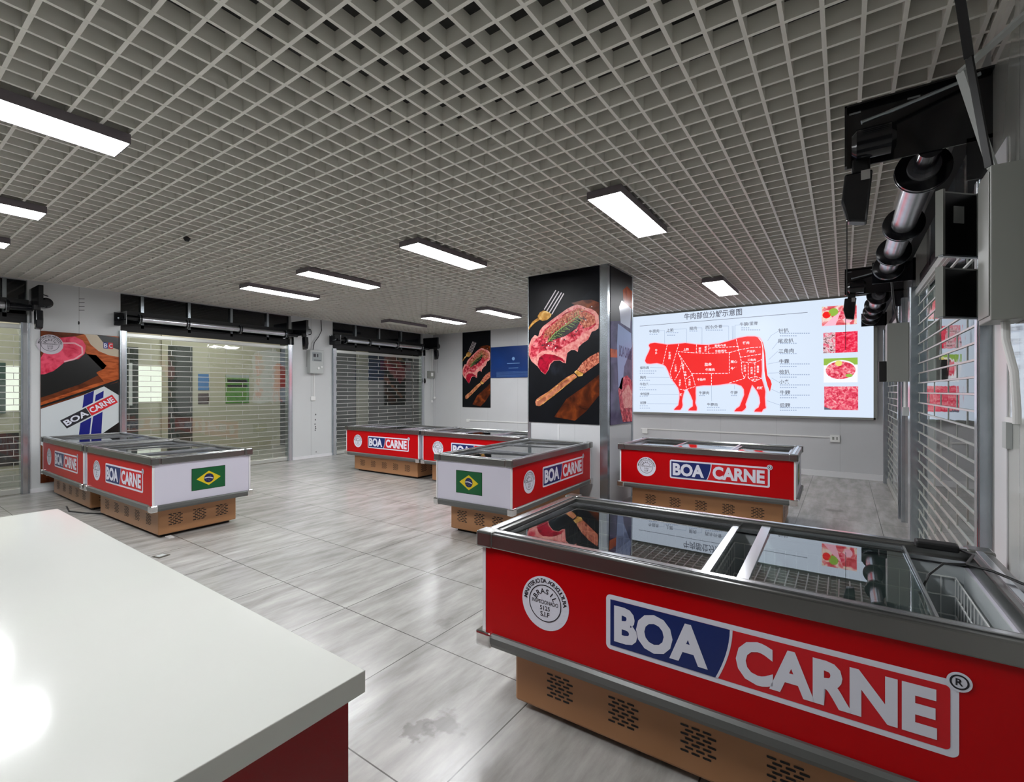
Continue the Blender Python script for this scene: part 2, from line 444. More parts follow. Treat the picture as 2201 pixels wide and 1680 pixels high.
# right wall
RO = [(3.15, 6.07), (7.28, 9.98)]
w = MB(); y = YF
for a, b in RO:
    w.box(XR, XR+.15, y, a, 0, 3.95, M_wallr); w.box(XR, XR+.15, a, b, ZC-.01, 3.95, M_wallr); y = b
w.box(XR, XR+.15, y, YB, 0, 3.95, M_wallr)
structure(w, 'wall_right')
structure(MB().box(XL-.15, XR+.15, YF-.15, YF, 0, 3.95, mat('dark grey rear wall', (44, 43, 42), .6)), 'wall_front')  # unseen wall, toned dark to cut light bounced from behind the camera
# corridor behind the left shutters
w = MB()
w.box(XO-.15, XO, YF, 3.35, 0, 3.95, M_beige)
w.box(XO-.15, XO, 3.35, 12.3, 0, 3.95, M_beige)
structure(w, 'wall_corridor')
structure(MB().box(XO-.15, 3.2, YB+2.05, YB+2.2, 0, 3.95, M_dkwall), 'wall_corridor_end')
structure(MB().box(3.0, 3.15, YF, YB+2.05, 0, 3.95, M_dkwall), 'wall_outer_right')
# column
CX0, CX1, CY0, CY1 = -3.76, -2.531, 5.78, 6.68
w = MB().box(CX0, CX1, CY0, CY1, 0, 3.95, M_wallb)
colm = structure(w, 'wall_column')
w = MB()
for x0, x1, y0, y1 in ((CX0-.004, CX0+.05, CY0-.006, CY0+.05), (CX1-.10, CX1+.006, CY0-.008, CY0+.06), (CX1-.05, CX1+.006, CY1-.06, CY1+.004)):
    w.box(x0, x1, y0, y1, 0, ZC, M_steel)
w.box(-3.27, -3.25, CY0-.004, CY0, .0, 1.06, M_white)
structure(w, 'trim_1')

# transoms above the shutters: dark panes, pale mullions
def transom(n, wallx, side, y0, y1, mull, zb):
    w = MB().box(wallx-side*.10, wallx-side*.08, y0, y1, zb, ZC, M_dglass)
    o = structure(w, 'window_%d' % n)
    f = MB()
    for y in mull: f.box(wallx-side*.10, wallx-side*.03, y-.022, y+.022, 2.6, ZC-.002, M_steel)
    f.box(wallx-side*.12, wallx-side*.03, y0, y1, zb-.13, zb, M_dark)
    f.build('window_frame', o)
transom(1, XL, 1, 2.76, 5.745, (3.073, 3.793, 4.537, 5.262), 2.66)
transom(2, XL, 1, 6.79, 9.72, (7.466, 8.203, 8.953), 2.66)
transom(3, XL, 1, -1.4, 1.65, (-.6, .1, .8, 1.42), 2.66)
transom(4, XR, -1, 3.15, 6.07, (3.9, 4.65, 5.4), 2.66)
transom(5, XR, -1, 7.28, 9.98, (8.0, 8.7, 9.4), 2.66)

# ------------------------------------------------------------------ ceiling lamps
def lamp(name='ceiling_lamp', lit=True):
    r = empty(name)
    f = MB()
    for a in ((-.15, -.144, -.6, .6), (.144, .15, -.6, .6), (-.144, .144, -.6, -.594), (-.144, .144, .594, .6)):
        f.box(a[0], a[1], a[2], a[3], 0, .055, M_lframe)
    f.box(-.15, .15, -.6, .6, .055, .062, M_lframe)
    f.build('lamp_housing', r)
    MB().box(-.144, .144, -.594, .594, .002, .012, M_lamp if lit else M_lampoff).build('diffuser', r)
    return r
def dup(root, name=None):
    r = root.copy(); COL.objects.link(r)
    def rec(src, dst):
        for ch in [c for c in bpy.data.objects if c.parent == src]:
            c = ch.copy(); COL.objects.link(c); c.parent = dst; rec(ch, c)
    rec(root, r)
    for k_ in ('label', 'group', 'category'):
        if k_ in r: del r[k_]
    return r
LAMPS = [(-3.92, .50, 'large lit ceiling panel lamp at the upper left edge, nearest the camera'),
         (-6.02, .50, 'lit ceiling panel lamp cut by the left edge of the photo, second below the largest'),
         (-7.56, .50, 'small lit ceiling panel tip at the far left edge, lowest of the three there'),
         (-3.90, 4.20, 'lit ceiling panel lamp in mid ceiling, left of the column top and nearest to it'),
         (-5.99, 4.22, 'lit ceiling panel lamp above the left freezers, middle of the row of three'),
         (-7.57, 4.22, 'lit ceiling panel lamp nearest to the left shutter, leftmost of the row of three'),
         (-1.61, 4.20, 'wide lit ceiling panel lamp right of centre, above and right of the steak column'),
         (-7.46, 7.98, 'lit ceiling panel lamp near the back left corner, above the far shutter'),
         (-5.88, 7.95, 'lit ceiling panel lamp just left of the column top, near the back wall'),
         (-1.58, 7.95, 'small lit ceiling panel lamp just above the cattle chart screen'),
         (-1.60, .50, 'lit ceiling panel lamp above the big foreground freezer, out of the frame')]
LP = lamp()
for i, (x, y, lb) in enumerate(LAMPS):
    o = LP if i == 0 else dup(LP)
    o.location = (x, y, ZC-.063)
    prop(o, lb, 'ceiling lamp', 'lit panel lamps under the grid ceiling')
LU = lamp('ceiling_lamp', False); LU.location = (-8.72, 7.93, ZC-.063)
prop(LU, 'unlit cream ceiling panel near the back left corner, above the far shutter', 'ceiling lamp')

# ------------------------------------------------------------------ chest freezers
FL, FW = 1.927, .945
SL, SW, ZG, ZB, ZT, ZR = .12, .087, .03, .37, .781, .845
def brand(sh, u0, v0, u1, v1, frame=M_wht, k=1, reg=True, back=True):
    """white outlined word mark with a blue shield behind the first word"""
    W, H = u1-u0, v1-v0; t = H*.085; r = H*.09
    sh.rrect(u0, v0, u1, v1, r, frame, k)
    sh.rrect(u0+t, v0+t, u1-t, v1-t, r*.6, M_lred, k+1)
    ud = u0 + W*.437; ub = u0 + W*.392
    c = []
    for j in range(9):
        q = j/8.; c.append((ud - (ud-ub)*(q**1.8), v1-t - (H-2*t)*q))
    sh.poly([(u0+t, v0+t), (u0+t, v1-t)] + c, M_navy, k+2)
    rim = [(p[0]+H*.04, p[1]) for p in c]
    sh.poly(c + rim[::-1], frame, k+2)
    sh.text('BOA', u0+W*.033, v0+H*.165, H*.67, frame, k+3, bold=.045, width=W*.335)
    sh.text('CARNE', u0+W*.455, v0+H*.165, H*.67, frame, k+3, bold=.045, width=W*.50)
    if reg:
        sh.circle(u1, v1, H*.125, frame, k+3); sh.ring(u1, v1, H*.075, H*.095, M_ink, k+4)
        sh.text('R', u1, v1-H*.045, H*.09, M_ink, k+4, bold=.03, center=True)
def seal(sh, u, v, r, k=1, base=None):
    sh.circle(u, v, r, base or M_wht, k, 56)
    sh.ring(u, v, r*.655, r*.69, M_ink, k+1, 56)
    sh.arc_text('MINISTERIO DA AGRICULTURA', u, v, r*.77, r*.155, R(172), R(8), M_ink, k+1)
    sh.arc_text('BRASIL', u, v, r*.37, r*.19, R(152), R(28), M_ink, k+1)
    sh.text('INSPECIONADO', u, v-r*.03, r*.14, M_ink, k+1, bold=.01, width=r*1.12, center=True)
    sh.text('5125', u, v-r*.26, r*.16, M_ink, k+1, bold=.01, center=True)
    sh.text('S.I.F', u, v-r*.50, r*.18, M_ink, k+1, bold=.02, center=True)
M_fgreen = mat('flag green', (8, 92, 48), .35); M_fyel = mat('flag yellow', (226, 200, 30), .35); M_fblue = mat('flag blue', (22, 32, 84), .35)
def flag(sh, u0, v0, u1, v1, k=1):
    W, H = u1-u0, v1-v0; cu, cv = (u0+u1)/2, (v0+v1)/2
    sh.rect(u0-.004, v0-.004, u1+.004, v1+.004, M_ink, k)
    sh.rect(u0, v0, u1, v1, M_fgreen, k+1)
    sh.poly([(u0+W*.13, cv), (cu, v0+H*.16), (u1-W*.13, cv), (cu, v1-H*.16)], M_fyel, k+2)
    sh.circle(cu, cv, H*.215, M_fblue, k+3)
    sh.ring(cu-H*.06, cv-H*.42, H*.43, H*.475, M_wht, k+4, 16, R(58), R(107))
    for (a, b) in ((-.09, -.08), (.05, -.1), (.0, -.14), (.1, -.03), (-.03, -.06), (-.12, .0), (.06, .10)):
        sh.circle(cu+a*H, cv+b*H, H*.008, M_wht, k+4, 6)
def louvre(sh, cu, cv, w, h, k=1):
    rows = 7
    for r_ in range(rows):
        z = cv + h/2 - h*(r_+.5)/rows
        for c_ in range(3):
            x = cu - w/2 + w*(c_+.5)/3 + (w*.09 if r_ % 2 else -w*.05)
            sh.rrect(x-w*.125, z-h*.038, x+w*.125, z+h*.038, h*.03, M_dark, k)
def freezer(lids):
    r = empty('chest_freezer')
    X = lambda a: a - FL/2
    Y = lambda a: a - FW/2
    MB().box(X(SL+.06), X(FL-SL-.06), Y(SW+.05), Y(FW-SW-.05), 0, ZG, M_dark).build('plinth', r)
    MB().box(X(SL), X(FL-SL), Y(SW), Y(FW-SW), ZG, ZB-.03, M_tan).build('base', r, .012)
    # louvre groups: front, back, both ends
    e = .0012
    fronts = [.36, .66, .96, 1.26, 1.56]
    for x in fronts:
        s = Sheet(lambda u, v, k_, : (X(u), Y(SW)-e*k_, v)); louvre(s, x, .165, .125, .115); s.build('vent_grille', r)
    for x in fronts:
        s = Sheet(lambda u, v, k_, : (X(u), Y(FW-SW)+e*k_, v)); louvre(s, x, .165, .125, .115); s.build('vent_grille', r)
    for yy in (.24, .47, .70):
        s = Sheet(lambda u, v, k_, : (X(FL-SL)+e*k_, Y(u), v)); louvre(s, yy, .175, .125, .125); s.build('vent_grille', r)
        s = Sheet(lambda u, v, k_, : (X(SL)-e*k_, Y(u), v)); louvre(s, yy, .175, .125, .125); s.build('vent_grille', r)
    # insulated body: floor, four walls, pale liner
    t = .07
    b = MB()
    b.box(X(0), X(FL), Y(0), Y(FW), ZB-.03, ZB+.05, M_endw)
    b.box(X(0), X(FL), Y(0), Y(t), ZB+.05, ZT, M_endw).box(X(0), X(FL), Y(FW-t), Y(FW), ZB+.05, ZT, M_endw)
    b.box(X(0), X(t), Y(t), Y(FW-t), ZB+.05, ZT, M_endw).box(X(FL-t), X(FL), Y(t), Y(FW-t), ZB+.05, ZT, M_endw)
    b.build('body', r)
    b = MB(); q = .004
    b.box(X(t), X(FL-t), Y(t), Y(FW-t), ZB+.05, ZB+.055, M_liner)
    b.box(X(t), X(FL-t), Y(t), Y(t)+q, ZB+.055, ZT, M_liner).box(X(t), X(FL-t), Y(FW-t)-q, Y(FW-t), ZB+.055, ZT, M_liner)
    b.box(X(t), X(t)+q, Y(t), Y(FW-t), ZB+.055, ZT, M_liner).box(X(FL-t)-q, X(FL-t), Y(t), Y(FW-t), ZB+.055, ZT, M_liner)
    b.build('liner', r)
    for (ya, yb_, nm) in ((-.005, 0, 'front_panel'), (FW, FW+.005, 'back_panel')):
        MB().box(X(.012), X(FL-.012), Y(ya), Y(yb_), ZB, ZT, M_red).build(nm, r)
    for (xa, xb) in ((-.004, 0), (FL, FL+.004)):
        MB().box(X(xa), X(xb), Y(.012), Y(FW-.012), ZB, ZT, M_endw).build('end_panel', r)
    for (xa, ya) in ((-.006, -.007), (FL-.012, -.007), (-.006, FW-.005), (FL-.012, FW-.005)):
        MB().box(X(xa), X(xa+.018), Y(ya), Y(ya+.012+.005), ZB, ZT, M_white).build('corner_strip', r)
    # bumper rail at the foot of the body
    b = MB(); o_ = .028
    zt_, zb_ = ZB, ZB-.062
    prof = lambda s_: [(0, zb_), (0, zt_), (-o_*.6*s_, zt_), (-o_*s_, zt_-.012), (-o_*s_, zb_+.022), (-o_*.5*s_, zb_)]
    b.prism([(Y(0)+p[0], p[1]) for p in prof(1)], 0, X(-.0), X(FL), M_bump)
    b.prism([(Y(FW)+p[0], p[1]) for p in prof(-1)], 0, X(0), X(FL), M_bump)
    b.prism([(X(0)+p[0], p[1]) for p in prof(1)], 1, Y(-.0), Y(FW), M_bump)
    b.prism([(X(FL)+p[0], p[1]) for p in prof(-1)], 1, Y(0), Y(FW), M_bump)
    b.build('bumper_rail', r)
    for (cx_, cy_) in ((0, 0), (FL, 0), (0, FW), (FL, FW)):
        sx = -1 if cx_ == 0 else 1; sy = -1 if cy_ == 0 else 1
        MB().box(X(cx_)+sx*.033, X(cx_)-sx*.055, Y(cy_)+sy*.033, Y(cy_)-sy*.03, zb_-.004, zt_+.005, M_chrome).build('bumper_corner', r, .01)
    # top rim
    b = MB(); o_ = .022; w_ = .06
    b.box(X(-o_), X(FL+o_), Y(-o_), Y(w_), ZT-.004, ZR, M_gun).box(X(-o_), X(FL+o_), Y(FW-w_), Y(FW+o_), ZT-.004, ZR, M_gun)
    b.box(X(-o_), X(w_), Y(w_), Y(FW-w_), ZT-.004, ZR, M_gun).box(X(FL-w_), X(FL+o_), Y(w_), Y(FW-w_), ZT-.004, ZR, M_gun)
    b.build('rim', r, .006)
    b = MB(); zr = ZR
    b.box(X(.004), X(FL-.004), Y(.008), Y(.034), zr, zr+.006, M_alu).box(X(.004), X(FL-.004), Y(FW-.034), Y(FW-.008), zr, zr+.006, M_alu)
    b.box(X(.008), X(.034), Y(.034), Y(FW-.034), zr, zr+.006, M_alu).box(X(FL-.034), X(FL-.008), Y(.034), Y(FW-.034), zr, zr+.006, M_alu)
    b.build('rim_bead', r, .002)
    b = MB()
    b.box(X(w_), X(FL-w_), Y(w_), Y(w_+.03), ZR-.05, ZR-.035, M_alu).box(X(w_), X(FL-w_), Y(FW-w_-.03), Y(FW-w_), ZR-.05, ZR-.035, M_alu)
    b.build('lid_track', r)
    for (cx_, cy_) in ((0, 0), (FL, 0), (0, FW), (FL, FW)):
        sx = -1 if cx_ == 0 else 1; sy = -1 if cy_ == 0 else 1
        MB().box(X(cx_)+sx*.03, X(cx_)-sx*.06, Y(cy_)+sy*.03, Y(cy_)-sy*.05, ZT-.006, ZR+.008, M_gun).build('rim_corner', r, .01)
    # sliding lids
    for i, (a, c, lw, rw) in enumerate(lids):
        zz = ZR-.034 + (.012 if i % 2 else 0)
        g_ = MB(); ny = 14; ya_, yb2 = w_+.012, FW-w_-.012
        for dz in (0, .004):
            vs = []; fs = []
            for j in range(ny+1):
                q = j/ny; z = zz+dz - .0007*4*q*(1-q) + .010*(.5-q)
                vs += [(X(a+.01), Y(ya_+(yb2-ya_)*q), z), (X(c-.01), Y(ya_+(yb2-ya_)*q), z)]
            for j in range(ny): fs.append((2*j, 2*j+1, 2*j+3, 2*j+2))
            g_.raw(vs, fs, M_glass)
        g_ = g_.build('glass_lid', r, smooth=True)
        f = MB()
        f.box(X(a), X(a+lw), Y(w_+.004), Y(FW-w_-.004), zz-.004, zz+.014, M_alu).box(X(c-rw), X(c), Y(w_+.004), Y(FW-w_-.004), zz-.004, zz+.014, M_alu)
        f.box(X(a), X(c), Y(w_+.004), Y(w_+.016), zz-.004, zz+.010, M_alu).box(X(a), X(c), Y(FW-w_-.016), Y(FW-w_-.004), zz-.004, zz+.010, M_alu)
        f.build('lid_frame', g_)
    # wire baskets
    nb = 4; bw = (FL-2*.09)/nb
    for j in range(nb):
        x0 = .09 + j*bw + .012; x1 = x0 + bw - .024; y0, y1 = .085, FW-.085; zl, zh = .50, .735; s_ = .0045
        k_ = MB()
        for z in (zh, zh-.08, zh-.16):
            for p_, q_ in (((x0, y0), (x1, y0)), ((x1, y0), (x1, y1)), ((x1, y1), (x0, y1)), ((x0, y1), (x0, y0))):
                k_.bar((X(p_[0]), Y(p_[1]), z), (X(q_[0]), Y(q_[1]), z), s_, s_, M_wire)
        n = 9
        for i in range(1, n):
            xx = x0 + (x1-x0)*i/n
            k_.bar((X(xx), Y(y0), zl), (X(xx), Y(y1), zl), .003, .003, M_wire)
            for yy in (y0, y1): k_.bar((X(xx), Y(yy), zl), (X(xx), Y(yy), zh), .003, .003, M_wire)
        n = 15
        for i in range(0, n+1):
            yy = y0 + (y1-y0)*i/n
            k_.bar((X(x0), Y(yy), zl), (X(x1), Y(yy), zl), .003, .003, M_wire)
            for xx in (x0, x1): k_.bar((X(xx), Y(yy), zl), (X(xx), Y(yy), zh), .003, .003, M_wire)
        k_.build('wire_basket', r)
    # artwork
    s = Sheet(lambda u, v, k_: (X(u), Y(-.005)-.0009*k_, v)); brand(s, .625, .472, 1.69, .694); s.build('logo_sticker', r)
    s = Sheet(lambda u, v, k_: (X(u), Y(-.005)-.0009*k_, v)); seal(s, .338, .582, .118); s.build('seal_sticker', r)
    s = Sheet(lambda u, v, k_: (X(FL-u), Y(FW+.005)+.0009*k_, v)); brand(s, .625, .472, 1.69, .694); s.build('logo_sticker', r)
    s = Sheet(lambda u, v, k_: (X(FL-u), Y(FW+.005)+.0009*k_, v)); seal(s, .338, .582, .118); s.build('seal_sticker', r)
    s = Sheet(lambda u, v, k_: (X(FL)+.004+.0009*k_, Y(u), v)); flag(s, .345, .462, .675, .69); s.build('flag_sticker', r)
    s = Sheet(lambda u, v, k_: (X(0)-.004-.0009*k_, Y(FW-u), v)); flag(s, .265, .462, .595, .69); s.build('flag_sticker', r)
    return r
def place_freezer(r, x, y, deg, label):
    a = R(deg); c, s_ = math.cos(a), math.sin(a)
    r.location = (x + FL/2*c - FW/2*s_, y + FL/2*s_ + FW/2*c, 0); r.rotation_euler = (0, 0, a)
    prop(r, label, 'chest freezer', 'branded island freezers')
F0 = freezer([(.065, 1.0, .01, .03), (1.10, 1.66, .04, .008)])
place_freezer(F0, -1.423, 1.801, 1.35, 'large red chest freezer in the foreground with glass lids partly slid open')
F1 = freezer([(.07, .62, .02, .03), (.62, 1.28, .02, .02), (1.28, 1.86, .03, .02)])
place_freezer(F1, -2.353, 5.783, .94, 'red chest freezer under the cattle chart screen, right of the column')
for x, y, d, lb in ((-7.587, 1.782, 1.5, 'red chest freezer at left whose white end with a flag faces the room'),
                    (-9.64, 1.768, .3, 'red chest freezer at far left beside the wall poster, farthest from the centre'),
                    (-2.657, 3.782, 92.6, 'chest freezer against the column with its white flag end toward the viewer'),
                    (-7.836, 5.654, 1.0, 'red chest freezer before the far left shutter, leftmost of the back row'),
                    (-5.795, 5.675, 1.05, 'red chest freezer at mid back, half hidden behind the column freezer')):
    place_freezer(dup(F1), x, y, d, lb)

# black plug adapter and lead on the foreground freezer
t = empty('power_adapter', (.36, 2.70, ZR+.002), 0, 'black adapter with a lead on the back rim of the foreground freezer', 'power adapter')
MB().box(-.11, .03, -.035, .03, .0, .03, M_dark).build('adapter_body', t, .008)
pts = [(.03, 0, .01), (.06, -.1, .02), (.02, -.22, .012), (.08, -.30, .022), (.14, -.36, .012), (.19, -.42, .02)]
MB().tube(pts, .005, M_cable, 8).build('lead', t, smooth=True)
pts = [(.02, -.22, .012), (-.05, -.26, .012), (-.1, -.33, -.02), (-.13, -.36, -.09)]
MB().tube(pts, .004, M_cable, 8).build('lead', t, smooth=True)

# ------------------------------------------------------------------ service counter
CZ = .85; cx0, cx1, cy0, cy1 = -3.675, -.943, -.32, .733
t = empty('service_counter', ((cx0+cx1)/2, (cy0+cy1)/2, 0), 0, 'white topped counter with dark red front at the lower left', 'counter')
hx, hy = (cx1-cx0)/2, (cy1-cy0)/2
MB().box(-hx, hx, -hy, hy, CZ-.053, CZ, M_counter).build('countertop', t, .002)
MB().box(-hx+.05, hx-.028, -hy+.05, hy-.028, .08, CZ-.053, M_cred).build('cabinet', t)
MB().box(-hx+.1, hx-.09, -hy+.1, hy-.09, 0, .08, M_dark).build('plinth', t)

# ------------------------------------------------------------------ roller shutters
def roller_shutter(length, label, wall_x, side, y_start, y_dir, ztop=2.50, zd=2.73, motor=True, joint=.62, group='clear roller shutters', chain=.40, collars=None, rt=.048, rc=.085):
    """local: y along the wall, x into the room. motor at the y=length end"""
    r = empty('roller_shutter', (wall_x, y_start, 0), 0 if side > 0 else PI, label, 'roller shutter', group)
    for a, b in ((-.02, .075), (length-.075, length+.02)):
        m_ = MB().box(-.08, .045, a, b, 0, ztop+.03, M_steel); m_.box(.045, .05, a+.02, b-.02, 0, ztop+.03, M_alu)
        m_.build('guide_rail', r, .004)
    s_ = MB(); z = .10; p = .0935; i = 0; rows = []
    while z < ztop-.02:
        s_.box(-.021, -.009, .06, length-.06, z-.0055, z+.0055, M_steeld); rows.append(z); z += p
    s_.build('slat_rods', r)
    q = MB()
    for i, z in enumerate(rows[:-1]):
        q.raw([(-.015, .06, z+.007), (-.015, length-.06, z+.007), (-.015, length-.06, z+p-.007), (-.015, .06, z+p-.007)], [(0, 1, 2, 3)], M_poly)
    q.build('clear_panels', r)
    j = MB()
    for i, z in enumerate(rows[:-1]):
        yy = .12 + (joint/2 if i % 2 else 0)
        while yy < length-.1:
            j.box(-.019, -.011, yy-.003, yy+.003, z+.006, z+p-.006, M_steeld); yy += joint
    j.build('panel_joints', r)
    MB().box(-.035, .005, .05, length-.05, .01, .085, M_steeld).build('bottom_bar', r, .004)
    MB().box(-.03, .01, .05, length-.05, ztop-.06, ztop-.0, M_steeld).build('top_slat', r, .004)
    # drum
    dx = .22
    k_ = MB()
    k_.tube([(dx, .18, zd), (dx, length-.20, zd)], rt, M_drum, 28)
    k_.build('drum_tube', r, smooth=True)
    for yy in (collars or (.2, .2+(length-.45)*.28, .2+(length-.45)*.64, length-.24)):
        k_ = MB(); k_.tube([(dx, yy-.026, zd), (dx, yy-.016, zd), (dx, yy+.016, zd), (dx, yy+.026, zd)], [rt+.008, rc, rc, rt+.008], M_black, 32)
        k_.tube([(dx, yy-.019, zd), (dx, yy-.014, zd)], rc+.003, M_steel, 32)
        k_.build('drum_collar', r, smooth=True)
    MB().tube([(dx, -.02, zd), (dx, .2, zd)], .028, M_dark, 12).build('drum_shaft', r, smooth=True)
    MB().tube([(dx, length-.24, zd), (dx, length+.02, zd)], .05, M_black, 16).build('drum_shaft', r, smooth=True)
    MB().box(.03, .10, .0, length, 2.80, 2.86, M_dark).build('header_beam', r)
    # plain bracket at the start
    k_ = MB().box(0, .34, -.02, -.012, zd-.12, zd+.10, M_black).box(0, .02, -.09, -.012, zd-.12, zd+.10, M_black)
    k_.tube([(.04, -.03, zd-.02), (.26, -.10, zd-.02)], .012, M_steel, 8)
    k_.build('end_bracket', r)
    # motor plate and motor
    y1 = length+.02
    k_ = MB().box(0, .57, y1, y1+.01, zd-.02-.0, zd+.30, M_black).box(0, .09, y1, y1+.01, zd-.2, zd, M_black)
    k_.box(.0, .57, y1+.01, y1+.05, zd+.29, zd+.30, M_black).box(.56, .57, y1+.01, y1+.05, zd-.02, zd+.30, M_black)
    k_.box(.50, .55, y1+.0101, y1+.013, zd+.262, zd+.272, M_steel).box(.26, .31, y1+.0101, y1+.013, zd+.262, zd+.272, M_steel)
    k_.build('motor_plate', r)
    if motor:
        k_ = MB(); ym = y1+.09
        k_.tube([(.36, ym, zd+.06), (.38, ym, zd+.06), (.52, ym, zd+.06), (.54, ym, zd+.06)], [.05, .075, .075, .05], M_black, 24)
        k_.build('motor', r, smooth=True)
        MB().tube([(.50, y1+.12, zd+.16), (.40, y1+.10, zd+.185), (.05, y1+.05, zd+.275)], .010, M_steel, 12).build('brake_rod', r, smooth=True)
        k_ = MB(); k_.prism([(.45, zd-.06), (.57, zd-.06), (.585, zd-.20), (.56, zd-.31), (.475, zd-.33)], 1, y1-.03, y1+.05, M_black)
        k_.box(.46, .54, y1-.045, y1+.03, zd-.06, zd+.02, M_dark)
        k_.build('gearbox', r, .01)
        k_ = MB().box(.462, .50, y1+.0502, y1+.053, zd-.11, zd-.06, M_alu); k_.build('rating_label', r)
        MB().tube([(.56, y1+.02, zd-.3), (.56, y1+.02, zd-.3-chain)], .003, M_cable, 6).build('pull_chain', r)
    return r
roller_shutter(2.985, 'wide clear roller shutter on the left wall between the poster and the meter pillar', XL, 1, 2.76, 1)
roller_shutter(2.93, 'clear roller shutter in the far left corner, right of the meter pillar', XL, 1, 6.79, 1)
roller_shutter(3.05, 'clear roller shutter at the left edge of the photo with bright windows behind', XL, 1, -1.4, 1)
roller_shutter(2.92, 'nearest clear roller shutter on the right wall mirroring the lit screen', XR, -1, 6.07, -1, collars=(.17, .79, 1.62, 2.66), rt=.072, rc=.122, group='clear roller shutters on the right')
roller_shutter(2.70, 'narrow looking far shutter on the right wall beside the screen', XR, -1, 9.98, -1, collars=(.17, .9, 1.6, 2.44), rt=.072, rc=.122, group='clear roller shutters on the right')
# pale steel post facing between the right shutters
structure(MB().box(XR-.02, XR-.0005, 6.16, 6.55, 0, ZC, M_alu).box(XR-.03, XR-.0005, 7.1, 7.2, 0, 2.6, M_steel), 'trim_2')
structure(MB().box(XR-.006, XR-.0005, 2.86, 3.06, 0, 2.6, M_white), 'trim_3')

# ------------------------------------------------------------------ LED screen on the back wall
SX0, SX1, SZ0, SZ1 = -3.82, .40, 1.065, 3.165
G = SCREEN_GAIN
M_sbg = emis('screen background light blue', (219, 233, 251), G)
M_scow = emis('screen cattle red', (247, 22, 20), G)
M_swht = emis('screen white', (250, 250, 255), G)
M_sgry = emis('screen grey lettering', (92, 96, 112), G)
M_slg = emis('screen pale rule', (158, 176, 206), G)
M_spk = emis('screen pink halo', (255, 190, 210), G)
M_sf1 = noisy('screen meat photo one', [(.3, (190, 20, 40)), (.45, (240, 110, 120)), (.55, (250, 225, 215)), (.68, (200, 190, 90))], 7, 6, emit=G)
M_sf2 = noisy('screen meat photo two', [(.3, (200, 10, 40)), (.5, (245, 40, 80)), (.7, (255, 130, 150))], 18, 6, emit=G)
M_sf3 = noisy('screen meat photo three', [(.3, (190, 10, 40)), (.5, (240, 80, 110)), (.7, (255, 190, 190))], 22, 6, emit=G)
M_sf4 = noisy('screen mixed slices', [(.35, (120, 20, 40)), (.5, (245, 220, 225)), (.62, (230, 90, 120))], 26, 4, emit=G)
M_sgr = emis('screen leaf green', (150, 190, 70), G); M_syl = emis('screen yellow', (236, 226, 120), G); M_sdk = emis('screen dark', (50, 18, 26), G)
scr = empty('led_screen', ((SX0+SX1)/2, YB, SZ0), 0, 'large lit wall screen showing a red cattle cut chart', 'screen')
ox, oz = (SX0+SX1)/2, SZ0
f = MB()
yf = -.06
f.box(SX0-ox-.03, SX1-ox+.03, -.055, 0, -.03, SZ1-oz+.006, M_boxg)
f.box(SX0-ox-.03, SX1-ox+.03, -.075, -.055, -.035, 0, M_boxg).box(SX0-ox-.03, SX1-ox+.03, -.075, -.055, SZ1-oz-.02, SZ1-oz+.006, M_boxg)
f.box(SX0-ox-.03, SX0-ox, -.075, -.055, 0, SZ1-oz, M_boxg).box(SX1-ox, SX1-ox+.05, -.075, -.055, -.03, SZ1-oz, M_boxg)
f.build('screen_frame', scr)
YS = YB-.06
sh = Sheet(lambda u, v, k_: (u-ox, -.058-.0012*k_, v-oz))
sh.rect(SX0, SZ0, SX1, SZ1-.02, M_sbg, 0)
def S(p):   # photo detail coordinates -> screen plane
    return atY(1360+p[0]/4.076, 640+p[1]/4.076, YS)
cow = [(150,400),(190,393),(240,400),(300,410),(400,402),(460,395),(550,408),(650,412),(750,402),(850,375),(930,350),(1000,338),(1070,338),(1110,352),(1128,385),(1135,430),(1128,560),(1130,640),(1125,700),(1145,760),(1160,820),(1155,870),(1160,940),(1165,965),(1140,975),(1130,997),(1062,995),(1075,975),(1100,960),(1115,920),(1110,870),(1090,820),(1060,780),(1043,760),(1020,830),(1000,890),(985,930),(990,960),(975,978),(955,993),(888,993),(905,970),(935,950),(955,900),(975,850),(972,800),(950,770),(900,752),(840,748),(760,760),(690,765),(620,765),(550,775),(548,830),(550,880),(545,920),(560,960),(558,987),(483,985),(500,965),(525,950),(525,900),(505,850),(478,800),(455,800),(440,850),(430,900),(435,940),(428,962),(415,980),(358,980),(375,960),(398,940),(408,880),(408,830),(398,790),(370,750),(330,700),(308,640),(288,600),(265,583),(210,570),(150,577),(120,574),(106,552),(115,520),(140,470),(150,440),(138,415)]
tail = [(1105,350),(1140,392),(1160,480),(1168,600),(1178,680),(1205,718),(1216,755),(1200,822),(1180,772),(1165,720),(1152,640),(1148,500),(1138,430),(1118,385)]
cow2 = [S(p) for p in cow]; cu_ = sum(p[0] for p in cow2)/len(cow2); cv_ = sum(p[1] for p in cow2)/len(cow2)
sh.line(cow2, .035, M_spk, 1, closed=True)
sh.poly(cow2, M_scow, 2)
sh.poly([S(p) for p in tail], M_scow, 3)
sh.line([S(p) for p in ((1100,350),(1128,385),(1138,440),(1140,500),(1146,640),(1160,720))], .012, M_swht, 4)
